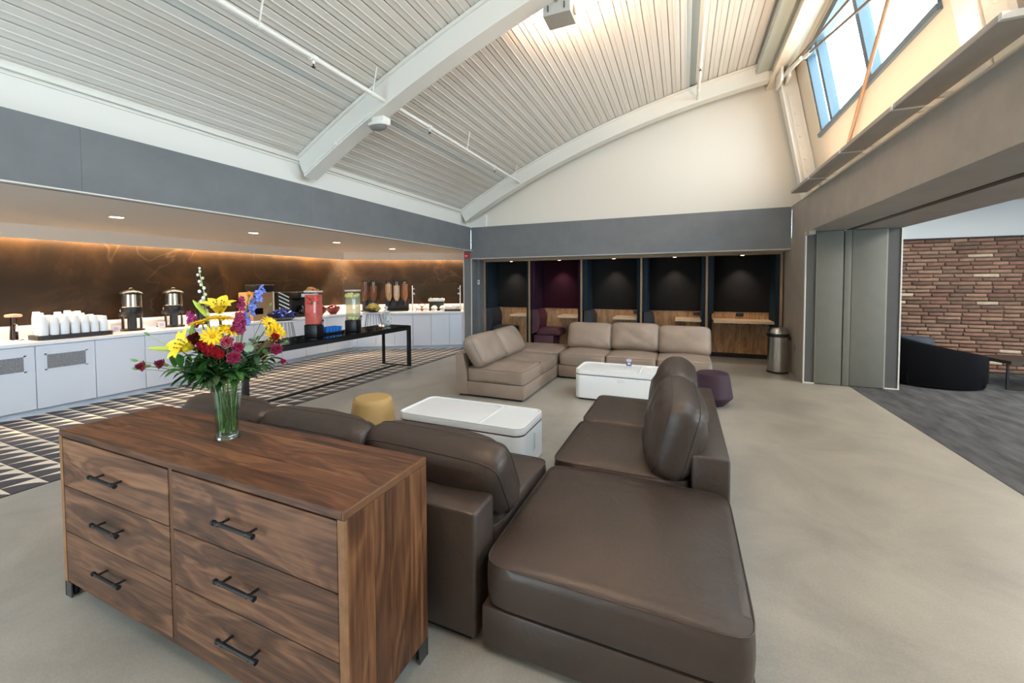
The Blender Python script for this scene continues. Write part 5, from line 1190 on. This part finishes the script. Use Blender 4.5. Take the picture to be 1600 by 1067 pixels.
carn((.063, .143, .385), TOCAM, DRK, 'carn_dark', 'small dark carnation tucked in the greenery on the right', .013); carn((-.157, -.259, .395), (-.5, -.8, .1), (120, 26, 44), 'carn_maroon', 'maroon carnation at the far left of the bouquet', .018); carn((-.125, -.205, .397), (-.3, -.6, .3), (126, 36, 54), 'carn_maroon2', 'maroon carnation on the left, nearer the vase', .018)
carn((.150, .15, .490), (.7, .2, .2), (180, 40, 34), 'carn_rust', 'rust red carnation below the right daisies', .018)
def spike(P0, P1, n_, rf, rgb, nm, label, kind='bud', spread=.016):
    t = flower('delphinium' if kind != 'stock' else 'stock_flower', label, 'flower'); P0 = Vector(P0); P1 = Vector(P1); stem(t, P0, r=.0026, m=M_stem2)
    mid = P0.lerp(P1, .5) + Vector((.006, .004, 0)); obj('spike_stem', B().tube([P0, P0.lerp(mid, .5), mid, mid.lerp(P1, .5), P1], [.0028, .0026, .0022, .0018, .0012], 6), M_stem2, t, ang=80)
    mm = mat(nm, rgb, .55, rnd=.18); rr_ = random.Random(label)
    for k in range(n_):
        u = (k+.5)/n_; c = P0.lerp(P1, u); a_ = k*2.4; s_ = (1-.45*u); o_ = Vector((math.cos(a_), math.sin(a_), .5)).normalized()*spread*s_; p = c+o_
        b_ = B()
        if kind == 'bud': b_.sphere(p, rf*s_*1.05, sz=1.25, u=9, v=7)
        else:
            q = (o_.normalized()+TOCAM*.4).to_track_quat('Z', 'Y')
            for m_ in range(5):
                an = m_*1.2566; b_.sphere(p + q @ Vector((rf*.62*math.cos(an), rf*.62*math.sin(an), rf*.15*math.sin(3*an))), rf*.55, sz=.35, u=7, v=5, M=q.to_matrix().to_4x4())
            b_.sphere(p + q @ Vector((0, 0, rf*.25)), rf*.22, u=6, v=5)
        f_ = obj('floret', b_, mm, t, ang=80)
        obj('pedicel', B().cyl(c, p, .001, n=4), M_stem2, f_)
spike((-.045, -.055, .60), (-.067, -.071, .84), 15, .0085, (214, 220, 214), 'delph_white', 'tall white delphinium spike in bud, highest of the bouquet', 'bud', .016)
spike((.023, .076, .555), (.054, .166, .743), 13, .019, (110, 128, 206), 'delph_blue', 'blue delphinium spike leaning right', 'flower', .020)
spike((.062, .020, .515), (.070, .035, .605), 16, .017, (122, 10, 66), 'stock_mag', 'dense magenta stock in the upper middle', 'stock', .026)
spike((-.075, -.095, .555), (-.085, -.100, .620), 8, .015, (150, 30, 110), 'stock_purple', 'small purple stock beside the second coffee urn', 'stock', .018)
spike((.018, .068, .625), (.020, .073, .690), 7, .014, (140, 24, 84), 'stock_plum', 'small plum stock behind the blue delphinium', 'stock', .014)
ob = flower('orange_bud', 'small round orange bud beside the blue delphinium', 'flower bud'); stem(ob, (.029, .105, .70)); obj('bud', B().sphere((.029, .105, .711), .011, u=12, v=8), mat('bud_orange', (232, 130, 28), .5), ob); obj('calyx', B().cyl((.029, .105, .694), (.029, .105, .703), .003, .007, 8), M_stem, ob)
leafm = B(); vs = []
for i in range(8):
    u = i/7; wd = .5*math.sin(PI*u)**.8*.36
    for j in (-1, 0, 1): vs.append((u, j*wd, .10*math.sin(PI*u)-.12*u*u+.07*abs(j)*math.sin(PI*u)))
leafm.add(vs, [(i*3+j, i*3+j+1, (i+1)*3+j+1, (i+1)*3+j) for i in range(7) for j in range(2)])
roundm = B().lathe([(.001, 0), (.5, .03), (.52, .035)], 14, c=(.5, 0, 0), caps=False)
leaf_o = {}
def leafy(P, label, n_, size, mm, mesh, name='greenery', spread=1.0, seed=0, drop=.0, start=.45):
    t = flower(name, label, 'foliage', None); P = Vector(P); h = Vector((P.x, P.y, 0)); mouth = h*min(1, .05/max(h.length, 1e-3))*.85 + Vector((0, 0, .255)); stem(t, P, r=.0022)
    c1 = mouth + Vector((0, 0, .06)) + (P-mouth)*.18; rr_ = random.Random(label)
    for k in range(n_):
        u = start + (1-start)*(k+.5)/n_; c = (1-u)**2*mouth + 2*u*(1-u)*c1 + u*u*P; tg = (P-mouth).normalized()
        a_ = k*2.4 + seed; side = tg.cross(Vector((0, 0, 1))).normalized(); nn = side.cross(tg)
        d = (side*math.cos(a_)*spread + nn*math.sin(a_)*spread + tg*.7 - Vector((0, 0, drop))).normalized()
        q = d.to_track_quat('X', 'Z'); s_ = size*rr_.uniform(.75, 1.2); key = (mm.name, id(mesh))
        if key not in leaf_o: leaf_o[key] = obj('leaf', mesh, mm, t, ang=80, loc=tuple(c), rot=q.to_euler()); leaf_o[key].scale = (s_,)*3
        else: inst(leaf_o[key], 'leaf', t, tuple(c), q.to_euler(), (s_,)*3)
leafy((.105, .096, .50), 'grey-green eucalyptus sprig with round leaves on the right front', 11, .036, M_euc, roundm, 'eucalyptus', 1.1, .3)
leafy((.112, .045, .43), 'lower grey-green eucalyptus sprig beside the magenta carnations', 9, .036, M_euc, roundm, 'eucalyptus', 1.1, 1.9)
spots = [((-.12, -.16, .37), 'leafy green sprig spreading low to the left'), ((-.06, -.14, .33), 'leafy green sprig spilling over the left rim of the vase'), ((.0, -.12, .34), 'leafy green sprig at the front left of the vase rim'), ((.07, -.09, .33), 'leafy green sprig at the front of the vase rim'), ((.11, -.01, .34), 'leafy green sprig at the front right of the vase rim'),
         ((.10, .10, .35), 'leafy green sprig spilling over the right rim of the vase'), ((.06, .18, .37), 'leafy green sprig spreading low to the right'), ((-.10, .0, .38), 'leafy green sprig at the back of the bouquet'), ((-.04, .10, .40), 'leafy green sprig at the back right of the bouquet'), ((.03, -.07, .42), 'green sprig filling the middle of the bouquet'),
         ((-.06, -.10, .45), 'green sprig filling the left middle of the bouquet'), ((.07, .08, .42), 'green sprig filling the right middle of the bouquet'), ((-.01, .0, .50), 'green sprig in the heart of the bouquet'), ((-.07, -.06, .43), 'green sprig behind the left lily'), ((.04, -.03, .36), 'short green sprig just above the vase rim')]
for k, (P, lb) in enumerate(spots): leafy(P, lb, 17, .075 if k % 3 else .092, (M_leaf1, M_leaf2)[k % 2], leafm, 'greenery', 1.0, k*.7, .25 if P[2] < .37 else .05, .25)
for P, lb in (((-.165, -.272, .42), 'thin budded stem reaching far left, upper'), ((-.164, -.269, .383), 'thin budded stem reaching far left, lower'), ((-.161, -.227, .529), 'bare twig reaching to the upper left'), ((.13, .214, .446), 'thin budded stem reaching right'), ((.057, .189, .638), 'thin leafy twig reaching to the upper right')):
    t = flower('budded_stem', lb, 'foliage'); stem(t, P, r=.0016, m=M_stem2); Pv = Vector(P); dr_ = (Pv - Vector((0, 0, .3))).normalized()
    obj('bud', B().tube([Pv, Pv+dr_*.008, Pv+dr_*.018, Pv+dr_*.026], [.003, .006, .0055, .001], 8), mat('bud_small', (110, 150, 84), .5), t, ang=80)
for P, lb in (((.058, .12, .36), 'feathery fern on the right of the vase'), ((.10, .17, .38), 'feathery fern reaching further right'), ((-.09, -.16, .36), 'feathery fern low on the left')):
    t = flower('fern', lb, 'foliage'); stem(t, P, r=.0016); Pv = Vector(P); m0 = Vector((P[0]*.3, P[1]*.3, .27)); b_ = B(); dr_ = (Pv-m0).normalized(); sd = dr_.cross(Vector((0, 0, 1))).normalized()
    for k in range(18):
        c = m0.lerp(Pv, .25+.75*k/18)
        for s_ in (-1, 1):
            e_ = c + (sd*s_*.8+dr_*.7+Vector((0, 0, fr_.uniform(-.2, .4)))).normalized()*.04*(1.1-k/18); b_.tube([c, c.lerp(e_, .5)+Vector((0, 0, .003)), e_], [.0012, .0022, .0006], 4)
    f_ = obj('frond', b_, mat('fern_green', (112, 136, 92), .6), t); f_['kind'] = 'stuff'
# unseen wall behind the camera; bare opening at rear left added for cool daylight
struct(obj('wall_front', B().box((-5.1, YB-.1, 2.6), (3.1, YB, 6.2)).box((-8.5, YB-.1, 0), (-4.6, YB, 2.6)).box((-2.4, YB-.1, 0), (3.1, YB, 2.6)), M_cream, smooth=False), 'cream wall behind the camera with an opening added for daylight')
